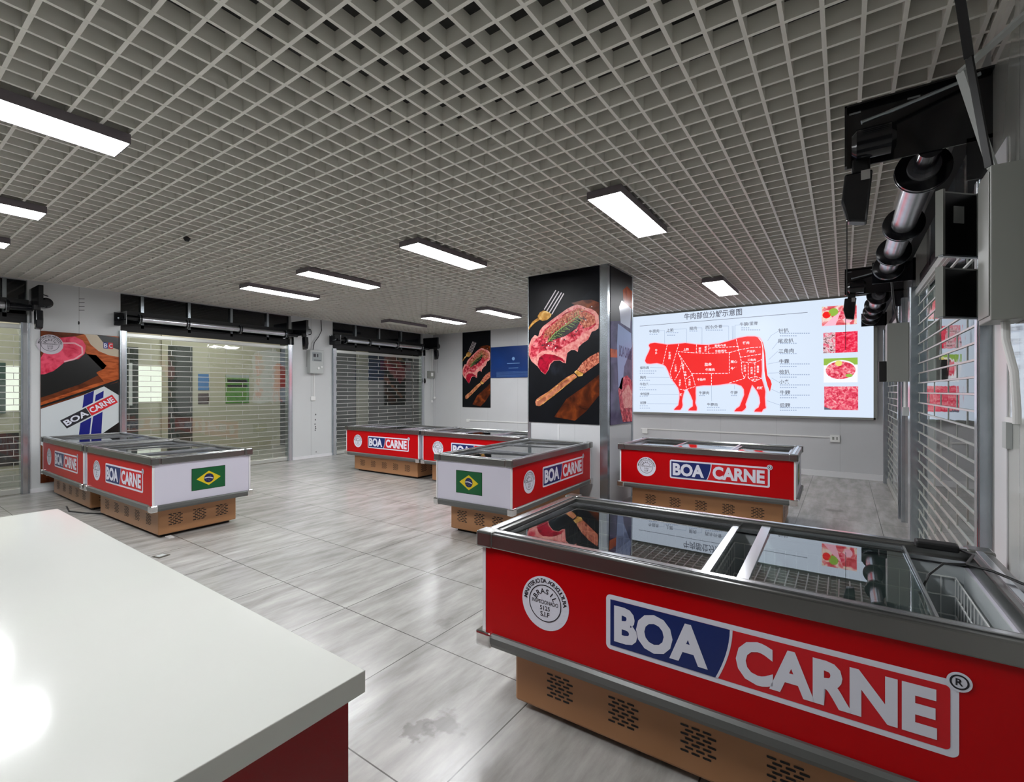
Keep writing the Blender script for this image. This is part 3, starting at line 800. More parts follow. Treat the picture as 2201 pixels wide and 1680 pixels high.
for seg in ([(300,412),(262,580)], [(402,405),(325,660),(345,720)], [(557,408),(555,480)], [(665,410),(663,485)], [(905,362),(925,450),(950,560),(955,650),(975,700)],
            [(395,470),(520,480),(660,485),(850,478),(930,455),(1040,435),(1120,430)], [(395,480),(430,560),(470,800)], [(395,480),(520,670),(548,775)], [(430,560),(410,640),(365,720)],
            [(520,662),(690,662),(840,660)], [(845,480),(845,660)], [(688,662),(688,765)], [(665,440),(925,425)], [(940,520),(1130,490)], [(955,560),(1060,570),(1130,540)],
            [(1010,570),(1010,700)], [(1068,570),(1068,690)], [(460,712),(520,672)], [(470,800),(548,775)], [(410,800),(470,812)], [(845,745),(975,705),(990,670)], [(1010,700),(1060,735),(1125,705),(1080,690),(1010,700)]):
    sh.line([S(p) for p in seg], .011, M_swht, 3, dash=.045, gap=.018)
def cut(txt, x, y, h=.055, vert=False, m=M_swht, bold=.02):
    p = S((x, y))
    if vert:
        for i, ch in enumerate(txt): sh.text(ch, p[0]-h/2, p[1]-h/2-i*h*1.08, h, m, 4, bold=bold, full=False)
    else: sh.text(txt, p[0], p[1]-h/2, h, m, 4, bold=bold, center=True, full=False)
cut('牛头', 205, 455, .055, True); cut('牛颈肉', 322, 480, .05, True); cut('上脑', 465, 448, .055); cut('眼肉', 588, 440, .05, True); cut('板腱', 640, 430, .055, True)
cut('里脊/外脊', 765, 415, .05); cut('牛柳/西冷', 770, 462, .05); cut('臀肉', 990, 390, .06); cut('尾龙扒', 1035, 465, .05); cut('三角肉', 1040, 540, .05)
cut('肋条', 660, 578, .07); cut('牛腹肉', 675, 625, .06); cut('腹心', 885, 555, .06); cut('牛腩', 885, 615, .06); cut('牛肋排', 600, 712, .055); cut('保乐肩', 375, 590, .048, True)
cut('肩肉', 440, 585, .048, True); cut('牛霖', 460, 650, .048, True); cut('小米龙', 980, 590, .045, True); cut('大米龙', 1040, 610, .045, True); cut('黄瓜条', 1095, 600, .045, True)
cut('腱子', 1070, 715, .045); cut('金钱腱', 412, 720, .045, True); cut('牛胸肉', 497, 715, .045, True); cut('腱', 422, 845, .055, True); cut('后腱', 1112, 785, .055)
# title and rules
a = S((448, 185)); b = S((955, 115))
sh.text('牛肉部位分解示意图', a[0], (a[1]+b[1])/2-.05, .135, M_sgry, 2, bold=.012, width=b[0]-a[0])
a = S((60, 247)); b = S((1530, 127)); zz = (a[1]+b[1])/2
sh.line([a, b], .008, M_sgry, 2)
for txt, x, y in (('牛颈肉', 185, 288), ('上脑', 325, 278), ('眼肉', 528, 262), ('西冷/外脊', 708, 250), ('牛腩/里脊', 1015, 222)): cut(txt, x, y, .075, m=M_sgry, bold=.01)
for txt, x, y in (('针扒', 1320, 280), ('尾龙扒', 1338, 370), ('三角肉', 1342, 458), ('牛霖', 1324, 550), ('烩扒', 1326, 642), ('小条', 1326, 730), ('牛腱', 1332, 823), ('后腱', 1332, 935)): cut(txt, x, y, .085, m=M_sgry, bold=.014)
for txt, x, y in (('保乐肩', 100, 608), ('胸肉', 88, 692), ('牛肋条', 100, 752), ('金钱腱', 103, 838), ('前腱', 90, 915), ('牛腩肉', 622, 828), ('牛腹', 886, 826), ('牛腹肉', 695, 930)): cut(txt, x, y, .068, m=M_sgry, bold=.012)
for y_, n_ in ((310,2),(398,1),(488,1),(578,2),(672,2),(762,2),(852,2),(962,2)):   # fine print as thin broken rules
    for q_ in range(n_):
        x_ = 1288
        while x_ < 1288 + (250 if n_ == 2 and q_ == 0 else 150):
            w_ = 12; a = S((x_, y_-q_*-22)); b = S((x_+w_, y_+q_*22)); sh.line([a, b], .018, M_slg, 2); x_ += 19
for x_, y_, n_ in ((60,640,8),(60,660,7),(60,722,5),(60,785,3),(60,805,8),(60,860,4),(60,945,4),(60,965,5),(145,318,4),(290,305,6),(300,327,4),(495,290,4),(640,282,8),(950,262,4),(950,280,9),(580,855,3),(860,855,3),(650,960,6),(650,982,9)):
    for q_ in range(n_):
        a = S((x_+q_*19, y_)); b = S((x_+q_*19+12, y_)); sh.line([a, b], .016, M_slg, 2)
for seg in ([(235,286),(278,286),(278,400)], [(360,275),(470,270),(470,398)], [(560,262),(605,262),(605,405)], [(780,246),(838,246),(838,372)], [(870,245),(872,365)], [(885,245),(885,362)], [(895,362),(895,240),(940,236)],
            [(1275,290),(1210,330),(1180,375)], [(1275,378),(1220,450)], [(1275,462),(1190,540)], [(1280,560),(1180,580)], [(1280,655),(1185,660)], [(1280,740),(1215,700)], [(1290,835),(1215,800)], [(1290,940),(1175,900)],
            [(150,610),(270,612)], [(125,694),(320,695)], [(145,760),(370,760)], [(145,845),(400,845)], [(125,925),(395,928)], [(688,765),(690,905)], [(890,765),(890,800)]):
    sh.line([S(p) for p in seg], .006, M_slg, 2)
# four food pictures
def pic(px0, py0, px1, py1, m):
    a = atY(px0, py1, YS); b = atY(px1, py0, YS); sh.rect(a[0], a[1], b[0], b[1], m, 1); return a, b
a, b = pic(1766, 653, 1841, 701, M_sf1)
sh.circle((a[0]+b[0])/2, (a[1]+b[1])/2, .11, M_sf3, 2, ry=.08); sh.circle(a[0]+.17, b[1]-.11, .07, M_sgr, 3); sh.circle(b[0]-.12, a[1]+.09, .06, M_spk, 3); sh.circle(a[0]+.07, b[1]-.15, .06, M_scow, 3)
sh.poly([(a[0]+.02, a[1]), (a[0]+.2, a[1]), (a[0]+.28, b[1]-.1), (a[0]+.2, b[1]-.16)], M_spk, 3)
a, b = pic(1769, 711, 1843, 759, M_sf2)
sh.rect(a[0], a[1], a[0]+(b[0]-a[0])*.36, b[1], M_sf4, 2)
a, b = pic(1770, 768, 1843, 822, M_sgr)
sh.rect(a[0], a[1], b[0], b[1]-.12, M_swht, 2)
sh.circle((a[0]+b[0])/2, (a[1]+b[1])/2, (b[0]-a[0])*.48, M_swht, 3, ry=(b[1]-a[1])*.42); sh.circle((a[0]+b[0])/2, (a[1]+b[1])/2, (b[0]-a[0])*.44, M_sf3, 4, ry=(b[1]-a[1])*.36)
sh.circle(a[0]+.22, b[1]-.09, .05, M_syl, 5); sh.circle(b[0]-.12, a[1]+.12, .05, M_sgr, 5, ry=.03)
a, b = pic(1771, 830, 1844, 880, M_sf3)
sh.poly([(a[0], a[1]), (a[0]+.13, a[1]), (a[0], a[1]+.05)], M_sgry, 2)
sh.build('display', scr)

# ------------------------------------------------------------------ posters
M_pblk = noisy('printed black slate', [(.2, (5, 6, 8)), (.6, (14, 16, 22)), (.8, (34, 38, 48))], 2.0, 4, rough=.42)
M_psteak = noisy('printed grilled beef', [(.25, (70, 6, 20)), (.4, (170, 24, 44)), (.52, (214, 66, 84)), (.66, (240, 150, 150))], 14, 8, rough=.3)
M_pfat = noisy('printed beef fat', [(.3, (214, 92, 96)), (.6, (240, 170, 160))], 18, 5, rough=.3)
M_pseared = noisy('printed seared beef', [(.3, (96, 30, 26)), (.5, (196, 104, 80)), (.7, (230, 170, 140))], 30, 6, rough=.3)
M_pdeep = noisy('printed dark red beef', [(.3, (90, 2, 18)), (.6, (190, 16, 52))], 12, 6, rough=.3)
M_pgold = noisy('printed brass', [(.3, (120, 70, 24)), (.55, (206, 150, 70)), (.7, (246, 214, 140))], 9, 2, rough=.3)
M_psil = mat('printed silver tine', (206, 196, 200), .3)
M_pcop = noisy('printed copper handle', [(.3, (120, 56, 36)), (.6, (216, 138, 104))], 8, 3, rough=.3)
M_pwood = noisy('printed dark wood', [(.3, (22, 10, 8)), (.55, (92, 40, 18)), (.75, (150, 72, 28))], 5, 6, rough=.3)
M_prose = mat('printed rosemary', (52, 84, 30), .3); M_prosel = mat('printed pale rosemary', (140, 168, 84), .3)
M_ppep = mat('printed peppercorn', (24, 10, 14), .3); M_psalt = mat('printed salt', (226, 214, 214), .3)
def steak_art(sh, T, k=1, s=1.0):
    P = lambda pts: [T(p) for p in pts]
    sh.poly(P([(300,1560),(430,1370),(600,1250),(780,1110),(782,1330),(640,1500),(520,1600)]), M_pwood, k)
    sh.poly(P([(480,350),(600,320),(700,315),(776,345),(777,480),(600,420)]), M_pwood, k)
    st = [(22,905),(30,800),(60,730),(95,690),(130,705),(150,640),(180,600),(240,555),(300,510),(370,460),(440,410),(500,380),(545,368),(600,380),(640,400),(700,415),(740,440),(772,480),(776,560),(770,620),(735,645),(700,655),(680,700),(660,740),(600,780),(560,820),(550,870),(520,850),(480,850),(440,880),(430,940),(425,990),(395,985),(360,960),(300,965),(262,1000),(240,1060),(205,1110),(165,1080),(120,1020),(60,970)]
    sh.poly(P(st), M_pfat, k+1)
    inn = [(45,900),(55,810),(110,730),(160,700),(200,630),(300,545),(420,455),(540,400),(640,430),(730,480),(745,580),(700,620),(640,650),(560,720),(500,770),(430,830),(330,870),(240,850),(170,860),(120,900),(80,950)]
    sh.poly(P(inn), M_psteak, k+2)
    sh.poly(P([(560,470),(640,440),(730,490),(740,560),(690,600),(620,620),(580,560)]), M_pseared, k+3)
    sh.poly(P([(380,830),(480,770),(600,720),(670,690),(640,740),(560,800),(460,850),(400,890)]), M_pfat, k+3)
    sh.poly(P([(140,930),(200,890),(300,900),(390,940),(420,985),(360,955),(290,960),(250,1000),(235,1060),(205,1108),(150,1060),(125,1000)]), M_pdeep, k+3)
    sh.poly(P([(200,650),(420,470),(560,400),(640,430),(560,470),(400,560),(280,660),(180,740)]), M_pseared, k+3)
    rnd = random.Random(3)
    for i in range(90):
        t_ = rnd.random(); x = 170 + 460*t_ + rnd.gauss(0, 45); y = 830 - 340*t_ + rnd.gauss(0, 60)
        c = T((x, y)); sh.circle(c[0], c[1], (.006+.006*rnd.random())*s, M_ppep if rnd.random() < .8 else M_psalt, k+4, 6)
    sh.poly(P([(235,775),(300,740),(420,700),(540,620),(580,540),(560,500),(480,560),(380,620),(300,680)]), M_ppep, k+4)
    sh.line(P([(225,770),(300,680),(400,600),(480,540),(570,480)]), .012*s, M_prosel, k+6)
    for i in range(26):
        t_ = i/25.; x = 240+320*t_; y = 755-265*t_; a = T((x, y)); b = T((x+40+rnd.random()*20, y-20+rnd.random()*60)); sh.line([a, b], .007*s, M_prose if i % 2 else M_prosel, k+5)
        b = T((x-6, y-52-rnd.random()*16)); sh.line([a, b], .006*s, M_prosel if i % 2 else M_prose, k+5)
    # fork
    for (x0, y0, x1, y1) in ((320,215,196,420), (350,228,222,438), (380,240,248,455), (403,250,276,470)): sh.line(P([(x0, y0), (x1, y1)]), .017*s, M_psil, k+5)
    sh.poly(P([(126,490),(150,450),(185,430),(230,440),(275,470),(262,500),(225,532),(180,540),(135,525)]), M_pgold, k+6)
    sh.poly(P([(20,610),(70,550),(125,510),(150,528),(100,560),(50,610),(22,640)]), M_pgold, k+6)
    # knife
    sh.poly(P([(100,1402),(112,1375),(150,1345),(240,1290),(340,1210),(430,1140),(510,1100),(545,1130),(470,1190),(380,1260),(280,1340),(190,1420),(140,1446),(108,1438)]), M_pcop, k+5)
    sh.line(P([(120,1390),(250,1300),(380,1190),(510,1108)]), .012*s, M_pgold, k+6)
    sh.line(P([(150,1440),(300,1330),(420,1230),(540,1135)]), .010*s, M_pgold, k+6)
    sh.poly(P([(514,1085),(540,1062),(612,1100),(600,1124),(560,1132)]), M_pgold, k+6)
    sh.poly(P([(545,1060),(600,985),(680,920),(776,868),(782,985),(700,1040),(620,1100)]), M_pseared, k+5)
# column front poster
pcx, pcy = -3.20, CY0
PX0, PX1, PZ0, PZ1 = -3.745, -2.64, 1.075, ZC-.004
t = MB().box(PX0, PX1, CY0-.010, CY0-.0005, PZ0, PZ1, M_pblk)
sh = Sheet(lambda u, v, k_: (u, CY0-.010-.0007*k_, v)); sh.v, sh.f, sh.m, sh.mats = t.v, t.f, t.m, t.mats
def T1(p):
    u, v = atY(1130+p[0]/4.941, 580+p[1]/4.941, CY0-.01); return (min(max(u, PX0+.002), PX1-.002), v)
steak_art(sh, T1)
prop(sh.build('steak_poster'), 'large black steak, fork and knife poster on the front of the column', 'poster')
# small steak poster on the back wall (map artwork into its frame)
QX0, QX1, QZ0, QZ1 = -8.80, -7.81, 1.07, ZC-.02
t = MB().box(QX0, QX1, YB-.010, YB-.0005, QZ0, QZ1, M_pblk)
sh = Sheet(lambda u, v, k_: (u, YB-.010-.0009*k_, v)); sh.v, sh.f, sh.m, sh.mats = t.v, t.f, t.m, t.mats
def T2(p):
    u = QX0 + (p[0]-22)/(782-22)*(QX1-QX0); z = QZ1 - (p[1]-10)/1610*(QZ1-QZ0)
    return (min(max(u, QX0+.004), QX1-.004), z)
steak_art(sh, T2, s=.9)
prop(sh.build('steak_poster'), 'narrow black steak poster on the back wall left of the column', 'poster')
# blue board
bx0, bx1, bz0, bz1 = -7.79, -6.35, 1.87, 2.69
t = MB().box(bx0, bx1, YB-.02, YB-.0005, bz0, bz1, mat('deep blue board', (14, 52, 116), .3, vary=.15, vscale=2))
sh = Sheet(lambda u, v, k_: (u, YB-.020-.0012*k_, v)); sh.v, sh.f, sh.m, sh.mats = t.v, t.f, t.m, t.mats
M_bl = mat('pale blue print', (120, 160, 210), .4)
sh.circle(-7.05, 2.36, .045, M_bl, 1, 20); sh.line([(-7.25, 2.24), (-6.85, 2.24)], .014, M_bl, 1); sh.line([(-7.2, 2.12), (-6.9, 2.12)], .010, M_bl, 1)
for q_ in range(5): sh.line([(-7.6, 2.02-.03*q_), (-6.5, 2.02-.03*q_)], .004, M_bl, 1)
prop(sh.build('blue_board'), 'deep blue information board on the back wall between the small steak poster and the column', 'sign')
# column right side poster (package and raw meat)
M_pk1 = mat('printed pale blue pack', (142, 158, 204), .2); M_pk2 = mat('printed white pack', (196, 200, 218), .2)
M_por = noisy('printed orange blur', [(.3, (120, 40, 12)), (.6, (206, 92, 36))], 4, 3, rough=.2)
M_pmauve = noisy('printed mauve haze', [(.3, (52, 44, 70)), (.6, (96, 84, 120))], 3, 4, rough=.15)
t = MB().box(CX1+.0005, CX1+.010, CY0+.07, CY1-.05, 1.07, ZC-.004, M_pblk)
sh = Sheet(lambda u, v, k_: (CX1+.010+.0007*k_, u, v)); sh.v, sh.f, sh.m, sh.mats = t.v, t.f, t.m, t.mats
ya, yb_ = CY0+.07, CY1-.05
def T3(p): # p in 0..1 x, 0..1 down
    return (ya + (yb_-ya)*p[0], ZC-.004 - (ZC-.004-1.07)*p[1])
def P3(l): return [T3(p) for p in l]
sh.poly(P3([(0, .35), (1, .3), (1, 1), (0, 1)]), M_pmauve, 1)
sh.poly(P3([(.55, .12), (.75, .08), (1, .1), (1, .22), (.6, .24)]), M_por, 1)
sh.poly(P3([(0, .52), (.35, .52), (.35, .57), (0, .575)]), M_por, 2)
sh.poly(P3([(.38, .24), (.5, .19), (.95, .22), (.9, .36), (.45, .34)]), M_pk2, 2)
sh.poly(P3([(.32, .35), (.95, .39), (.98, .48), (.62, .62), (.50, .78), (.34, .76), (.28, .5)]), M_pk1, 3)
a = T3((.38, .56)); sh.text('BOA CARNE', a[0], a[1], .16, M_navy, 4, bold=.02, width=.46, ang=-.06)
sh.poly(P3([(.34, .78), (.5, .70), (.75, .68), (1, .72), (1, .995), (.55, .99), (.42, .9)]), M_psteak, 3)
sh.poly(P3([(.5, .80), (.8, .74), (1, .8), (1, .9), (.6, .9)]), M_pfat, 4)
prop(sh.build('package_poster'), 'poster with pale blue package and raw meat on the right side of the column', 'poster')
# left wall poster
LY0, LY1, LZ0, LZ1 = 1.79, 2.735, .13, 2.43
M_lbrown = noisy('printed brown table', [(.3, (58, 26, 16)), (.6, (116, 58, 32))], 4, 5, rough=.25)
M_lorange = noisy('printed orange timber', [(.3, (134, 58, 26)), (.6, (196, 100, 52))], 6, 5, rough=.25, stretch=(1, 1, 4))
M_lpink = noisy('printed raw steak pink', [(.3, (196, 26, 60)), (.6, (240, 90, 116))], 7, 5, rough=.25)
M_lwht = mat('printed off white', (206, 212, 214), .25); M_lblk = mat('printed charcoal', (16, 16, 15), .25); M_lblue = mat('printed royal blue', (24, 30, 124), .25)
M_lcream = mat('printed cream plate', (196, 180, 156), .25)
t = MB().box(XL+.0005, XL+.012, LY0, LY1, LZ0, LZ1, M_lbrown)
sh = Sheet(lambda u, v, k_: (XL+.012+.0008*k_, u, v)); sh.v, sh.f, sh.m, sh.mats = t.v, t.f, t.m, t.mats
def T4(p):
    u, v = atX(p[0]/3.5, 600+p[1]/3.5, XL+.012); return (min(max(u, LY0+.002), LY1-.002), min(max(v, LZ0+.002), LZ1-.002))
def P4(l): return [T4(p) for p in l]
sh.poly(P4([(560,430),(640,350),(900,360),(900,760),(780,690),(650,560)]), M_lorange, 1)
sh.poly(P4([(625,340),(640,420),(680,490),(740,540),(820,572),(900,585),(900,530),(830,510),(770,470),(730,420),(712,340)]), M_lcream, 2)
sh.poly(P4([(712,340),(730,420),(770,470),(830,510),(900,530),(900,440),(790,400),(760,340)]), M_lblk, 2)
sh.poly(P4([(300,720),(420,640),(560,590),(640,560),(720,570),(800,650),(740,720),(600,790),(420,850),(300,890)]), M_lblk, 1)
sh.poly(P4([(300,590),(360,500),(440,440),(560,430),(620,460),(645,500),(635,560),(590,600),(500,610),(440,660),(400,690),(330,715),(300,715)]), M_lpink, 2)
sh.line(P4([(455,480),(560,480),(615,510),(620,560),(560,600),(480,620)]), .022, mat('printed pale fat', (240, 170, 180), .25), 3)
sh.poly(P4([(300,800),(460,700),(620,640),(700,640),(735,690),(700,740),(560,800),(400,860),(300,890)]), M_lblk, 3)
sh.poly(P4([(720,700),(790,670),(895,740),(895,770),(780,770)]), M_lorange, 3)
sh.poly(P4([(300,925),(500,860),(700,790),(900,740),(900,790),(700,830),(500,900),(300,960)]), M_lorange, 4)
sh.poly(P4([(300,948),(600,850),(895,752),(895,768),(600,868),(300,962)]), M_lblk, 5)
sh.poly(P4([(300,975),(620,872),(780,805),(895,870),(895,1480),(300,1480)]), M_lwht, 5)
sh.poly(P4([(300,1245),(345,1270),(345,1560),(300,1560)]), M_lbrown, 6)
sh.poly(P4([(780,805),(895,770),(895,872)]), M_lblk, 6)
sh.poly(P4([(760,1165),(895,1075),(895,1480),(760,1480)]), M_lblk, 6)
for (a, b, c, d) in ((630,705,600,672), (718,778,690,760)):
    sh.poly(P4([(a, 870), (b, 838), (d, 1160), (c-12, 1190)]), M_lblue, 6)
sh.poly(P4([(300,1480),(900,1480),(900,1700),(300,1700)]), M_lbrown, 5)
# tilted word mark
a = T4((500, 1122)); b = T4((885, 925)); ang = math.atan2(b[1]-a[1], b[0]-a[0]); W_ = math.hypot(b[0]-a[0], b[1]-a[1]); ca, sa = math.cos(ang), math.sin(ang); Hh = .15
def Q4(x, y): return (a[0]+x*ca-y*sa, a[1]+x*sa+y*ca)
sh.poly([Q4(-.02, -.02), Q4(W_+.01, -.02), Q4(W_+.01, Hh+.02), Q4(-.02, Hh+.02)], M_lwht, 7)
sh.poly([Q4(0, 0), Q4(W_*.46, 0), Q4(W_*.48, Hh), Q4(0, Hh)], M_ink, 8)
sh.poly([Q4(W_*.47, 0), Q4(W_, 0), Q4(W_, Hh), Q4(W_*.49, Hh)], M_lred, 8)
q1 = Q4(.02, .03); sh.text('BOA', q1[0], q1[1], Hh*.62, M_wht, 9, bold=.03, width=W_*.42, ang=ang)
q1 = Q4(W_*.50, .03); sh.text('CARNE', q1[0], q1[1], Hh*.62, M_wht, 9, bold=.03, width=W_*.47, ang=ang)
seal(sh, *T4((375, 490)), .15, 7, mat('printed seal grey', (196, 190, 198), .3))
c = T4((775, 520)); sh.rect(c[0], c[1], c[0]+.06, c[1]+.10, M_lblue, 7); sh.rect(c[0]+.065, c[1], c[0]+.125, c[1]+.10, M_lred, 7)
sh.text('B', c[0]+.008, c[1]+.015, .07, M_wht, 8, bold=.02, width=.042); sh.text('C', c[0]+.075, c[1]+.015, .07, M_wht, 8, bold=.02, width=.042)
prop(sh.build('meat_poster'), 'tall raw meat poster with slanted word mark on the left wall pier', 'poster')

# ------------------------------------------------------------------ wall fittings
# meter box on the left pier
t = empty('meter_box', (XL, 6.30, 1.92), 0, 'pale grey meter box on the pillar between the two left shutters', 'electric box')
MB().box(0, .13, -.17, .17, 0, .53, M_boxl).build('case', t, .01)
sh = Sheet(lambda u, v, k_: (.13+.001*k_, u, v)); sh.rrect(-.12, .27, .12, .48, .02, mat('box window', (160, 166, 166), .1), 1)
sh.rect(-.09, .37, -.03, .44, M_ink, 2); sh.rect(0, .37, .03, .44, M_ink, 2); sh.line([(-.08, .3), (.1, .3)], .012, M_ink, 2); sh.build('meter_window', t)
MB().tube([(.13, .03, .12), (.15, .03, .12)], .03, M_plastic, 16).tube([(.13, .11, .15), (.15, .11, .15)], .02, M_plastic, 16).build('knob', t)
MB().tube([(.05, -.05, .53), (.05, -.02, .70), (.04, .10, .85), (.03, .18, 1.0), (.02, .17, 1.24)], .009, M_cable, 8).build('cable', t, smooth=True)
MB().box(0, .02, -.012, .008, -.52, 0, M_plastic).build('conduit', t)
t = MB().box(XL+.0002, XL+.03, 6.22, 6.33, 1.30, 1.40, M_plastic).build('wall_socket', None, .006); prop(t, 'small white socket below the meter box on the pillar', 'socket')
sp = Sheet(lambda u, v, k_: (XL+.001*k_, u, v))
for z in (.98, .86, .76, .70, .66, .62): sp.circle(6.34+.01*math.sin(z*40), z, .012, M_dark, 1, 8, ry=.02)
sp.circle(6.36, .12, .012, M_dark, 1, 8)
for z in (2.98, 2.92, 2.86, 2.80): sp.line([(2.23, z), (2.30, z+.01)], .008, M_dark, 1)
sp.circle(2.23, 2.60, .012, M_dark, 1, 8, ry=.03)
prop(sp.build('screw_holes'), kind='structure'); bpy.data.objects['screw_holes'].name = 'trim_4'
# corner control box with pull cords
t = empty('control_switch', (XL, 10.0, 1.90), 0, 'small dark switch box with hanging cords in the back left corner', 'switch')
MB().box(0, .09, -.10, .12, 0, .20, M_boxg).box(.09, .094, -.03, .06, .05, .15, M_plastic).build('case', t, .006)
MB().tube([(.05, 0, .20), (.05, 0, 1.2)], .008, M_plastic, 6).tube([(.05, .07, .20), (.05, .07, 1.2)], .008, M_plastic, 6).build('conduit', t)
MB().tube([(.12, -.02, .0), (.12, -.02, -.66)], .005, M_plastic, 6).tube([(.12, .09, .0), (.12, .09, -.56)], .005, M_plastic, 6).build('cord', t)
MB().tube([(.12, -.02, -.64), (.12, -.02, -.68), (.12, -.02, -.72)], [.012, .035, .012], M_plastic, 10).tube([(.12, .09, -.54), (.12, .09, -.58), (.12, .09, -.62)], [.012, .035, .012], M_plastic, 10).build('cord_pull', t)
t = MB().tube([(XL+.11, 9.70, 2.5), (XL+.11, 9.70, 1.86)], .005, M_cable, 6).tube([(XL+.11, 9.70, 1.88), (XL+.11, 9.70, 1.80), (XL+.11, 9.70, 1.74)], [.02, .035, .02], M_dark, 8).build('hanging_cord'); prop(t, 'black cord with a small weight hanging by the far left shutter motor', 'cord')
# conduits on the back wall
t = MB().box(-3.66, -.20, YB-.016, YB-.0005, .69, .712, M_plastic).build('cable_trunking'); prop(t, 'thin white cable trunking along the wall below the screen', 'trunking')
t = MB().box(-.21, -.07, YB-.035, YB-.0005, .62, .745, M_plastic).box(-.18, -.15, YB-.037, YB-.035, .66, .71, M_boxg).box(-.12, -.10, YB-.037, YB-.035, .66, .71, M_boxg).build('wall_socket', None, .004); prop(t, 'white double socket at the right end of the trunking below the screen', 'socket')
t = MB().box(-3.62, -3.50, YB-.035, YB-.0005, .60, .70, M_plastic).build('wall_socket', None, .004); prop(t, 'white socket at the left end of the trunking, partly behind the column', 'socket')
t = MB().box(-8.65, -4.0, YB-.016, YB-.0005, .70, .722, M_plastic).box(-8.65, -8.55, YB-.02, YB-.0006, .66, .74, M_plastic).build('cable_trunking'); prop(t, 'thin white cable trunking on the back wall left of the column', 'trunking')
t = MB().box(CX1+.0005, CX1+.03, 6.42, 6.50, .60, .72, M_plastic).build('wall_socket', None, .004); prop(t, 'small white socket low on the right side of the column', 'socket')

# right wall cabinets
t = empty('control_cabinet', (XR, 2.57, 1.794), 0, 'big grey cabinet at the right edge of the photo', 'electric box')
MB().box(-.107, 0, 0, .20, 0, .60, M_boxg).build('case', t, .004)
MB().box(-.111, -.107, .01, .19, .02, .58, M_boxg).build('door', t, .002)
MB().tube([(-.05, .09, 0), (-.05, .085, -.07), (-.035, .04, -.2), (-.03, .03, -.35), (-.03, .03, -.40)], .013, M_plastic, 10).build('conduit', t, smooth=True)
def open_case(z0, z1, lab, winlabel):
    t = empty('open_switch_cabinet', (XR, 2.995, z0), 0, lab, 'electric box')
    h = z1-z0
    k_ = MB().box(-.06, 0, -.22, .10, 0, .006, M_steel).box(-.06, 0, -.22, .10, h-.006, h, M_boxg).box(-.012, -.004, -.22, .10, .006, h-.006, M_blk_in)
    k_.box(-.06, 0, .094, .10, .006, h-.006, M_boxg).box(-.06, 0, -.22, -.214, .006, h-.006, M_boxg)
    k_.build('case', t)
    # door leaf swung open about the far vertical edge
    p, q = Vector((-.06, .10, 0)), Vector((-.215, -.055, 0)); d = (q-p).normalized(); n = Vector((d.y, -d.x, 0))
    k_ = MB()
    def leaf(a, b, t0, t1, za, zb, m):
        vs = []
        for z in (za, zb):
            for (s_, w_) in ((a, t0), (b, t0), (b, t1), (a, t1)):
                v = p + d*s_ + n*w_; vs.append((v.x, v.y, z))
        k_.raw(vs, [(0, 3, 2, 1), (4, 5, 6, 7), (0, 1, 5, 4), (1, 2, 6, 5), (2, 3, 7, 6), (3, 0, 4, 7)], m)
    Ld = (q-p).length
    sgn = 1 if (n.y < 0) else -1
    leaf(0, Ld, 0, -.012*sgn, 0, h, M_boxg)
    leaf(.004, Ld-.012, .0003*sgn, .002*sgn, .008, h-.008, M_blk_in)
    leaf(Ld-.012, Ld, 0, .022*sgn, 0, h, M_boxg)
    leaf(0, Ld, 0, .022*sgn, -.004, .004, M_steel)
    dd = k_.build('door', t)
    if winlabel:
        k_ = MB(); leaf(Ld*.36, Ld*.62, .0025*sgn, .006*sgn, h*.52, h*.78, M_boxl); w_ = k_.build('viewing_window', dd)
    return t
open_case(2.145, 2.45, 'upper open black switch cabinet with a small pale window, beside the grey cabinet', True)
open_case(1.86, 2.095, 'lower open black switch cabinet without window, below the one with a window', False)
t = MB().box(XR-.012, XR-.0005, 2.70, 2.86, 1.39, 1.41, M_plastic).box(XR-.02, XR-.0005, 2.80, 2.86, 1.28, 1.39, M_boxl).build('conduit_elbow'); prop(t, 'short pale conduit elbow on the right wall below the grey cabinet', 'conduit')
# black strap from the ceiling to the big cabinet and pale pipe arm
t = MB().bar((XR-.25, 2.35, ZC), (XR-.16, 2.62, 2.86), .03, .008, M_cable).bar((XR-.16, 2.62, 2.86), (XR-.095, 2.66, 2.42), .03, .008, M_cable).build('black_strap'); prop(t, 'wide black strap running from the ceiling down to the grey cabinet', 'strap')
t = MB().bar((XR-.17, 2.72, 2.86), (XR-.01, 2.55, 2.93), .03, .012, M_boxl).bar((XR-.17, 2.72, 2.86), (XR-.06, 2.80, 2.46), .035, .012, M_boxl).build('steel_arm'); prop(t, 'pale steel strut fixed to the right wall above the grey cabinet', 'bracket')

# cabinet on the pilaster between the right shutters
t = empty('control_cabinet', (XR-.02, 6.45, 1.62), 0, 'small grey cabinet on the post between the two right shutters', 'electric box')
MB().box(-.18, 0, -.0, .25, 0, .62, M_boxg).build('case', t, .004)
MB().box(-.245, -.18, .05, .22, .0, .22, M_dark).build('relay_box', t, .004)
MB().tube([(-.08, .1, .62), (-.12, .08, .85), (-.14, .05, 1.1)], .01, M_cable, 8).build('cable', t)
MB().tube([(-.03, .02, 0), (-.03, .02, -.28)], .012, M_plastic, 8).box(-.05, -.0, -.01, .05, -.36, -.27, M_boxl).build('conduit', t)

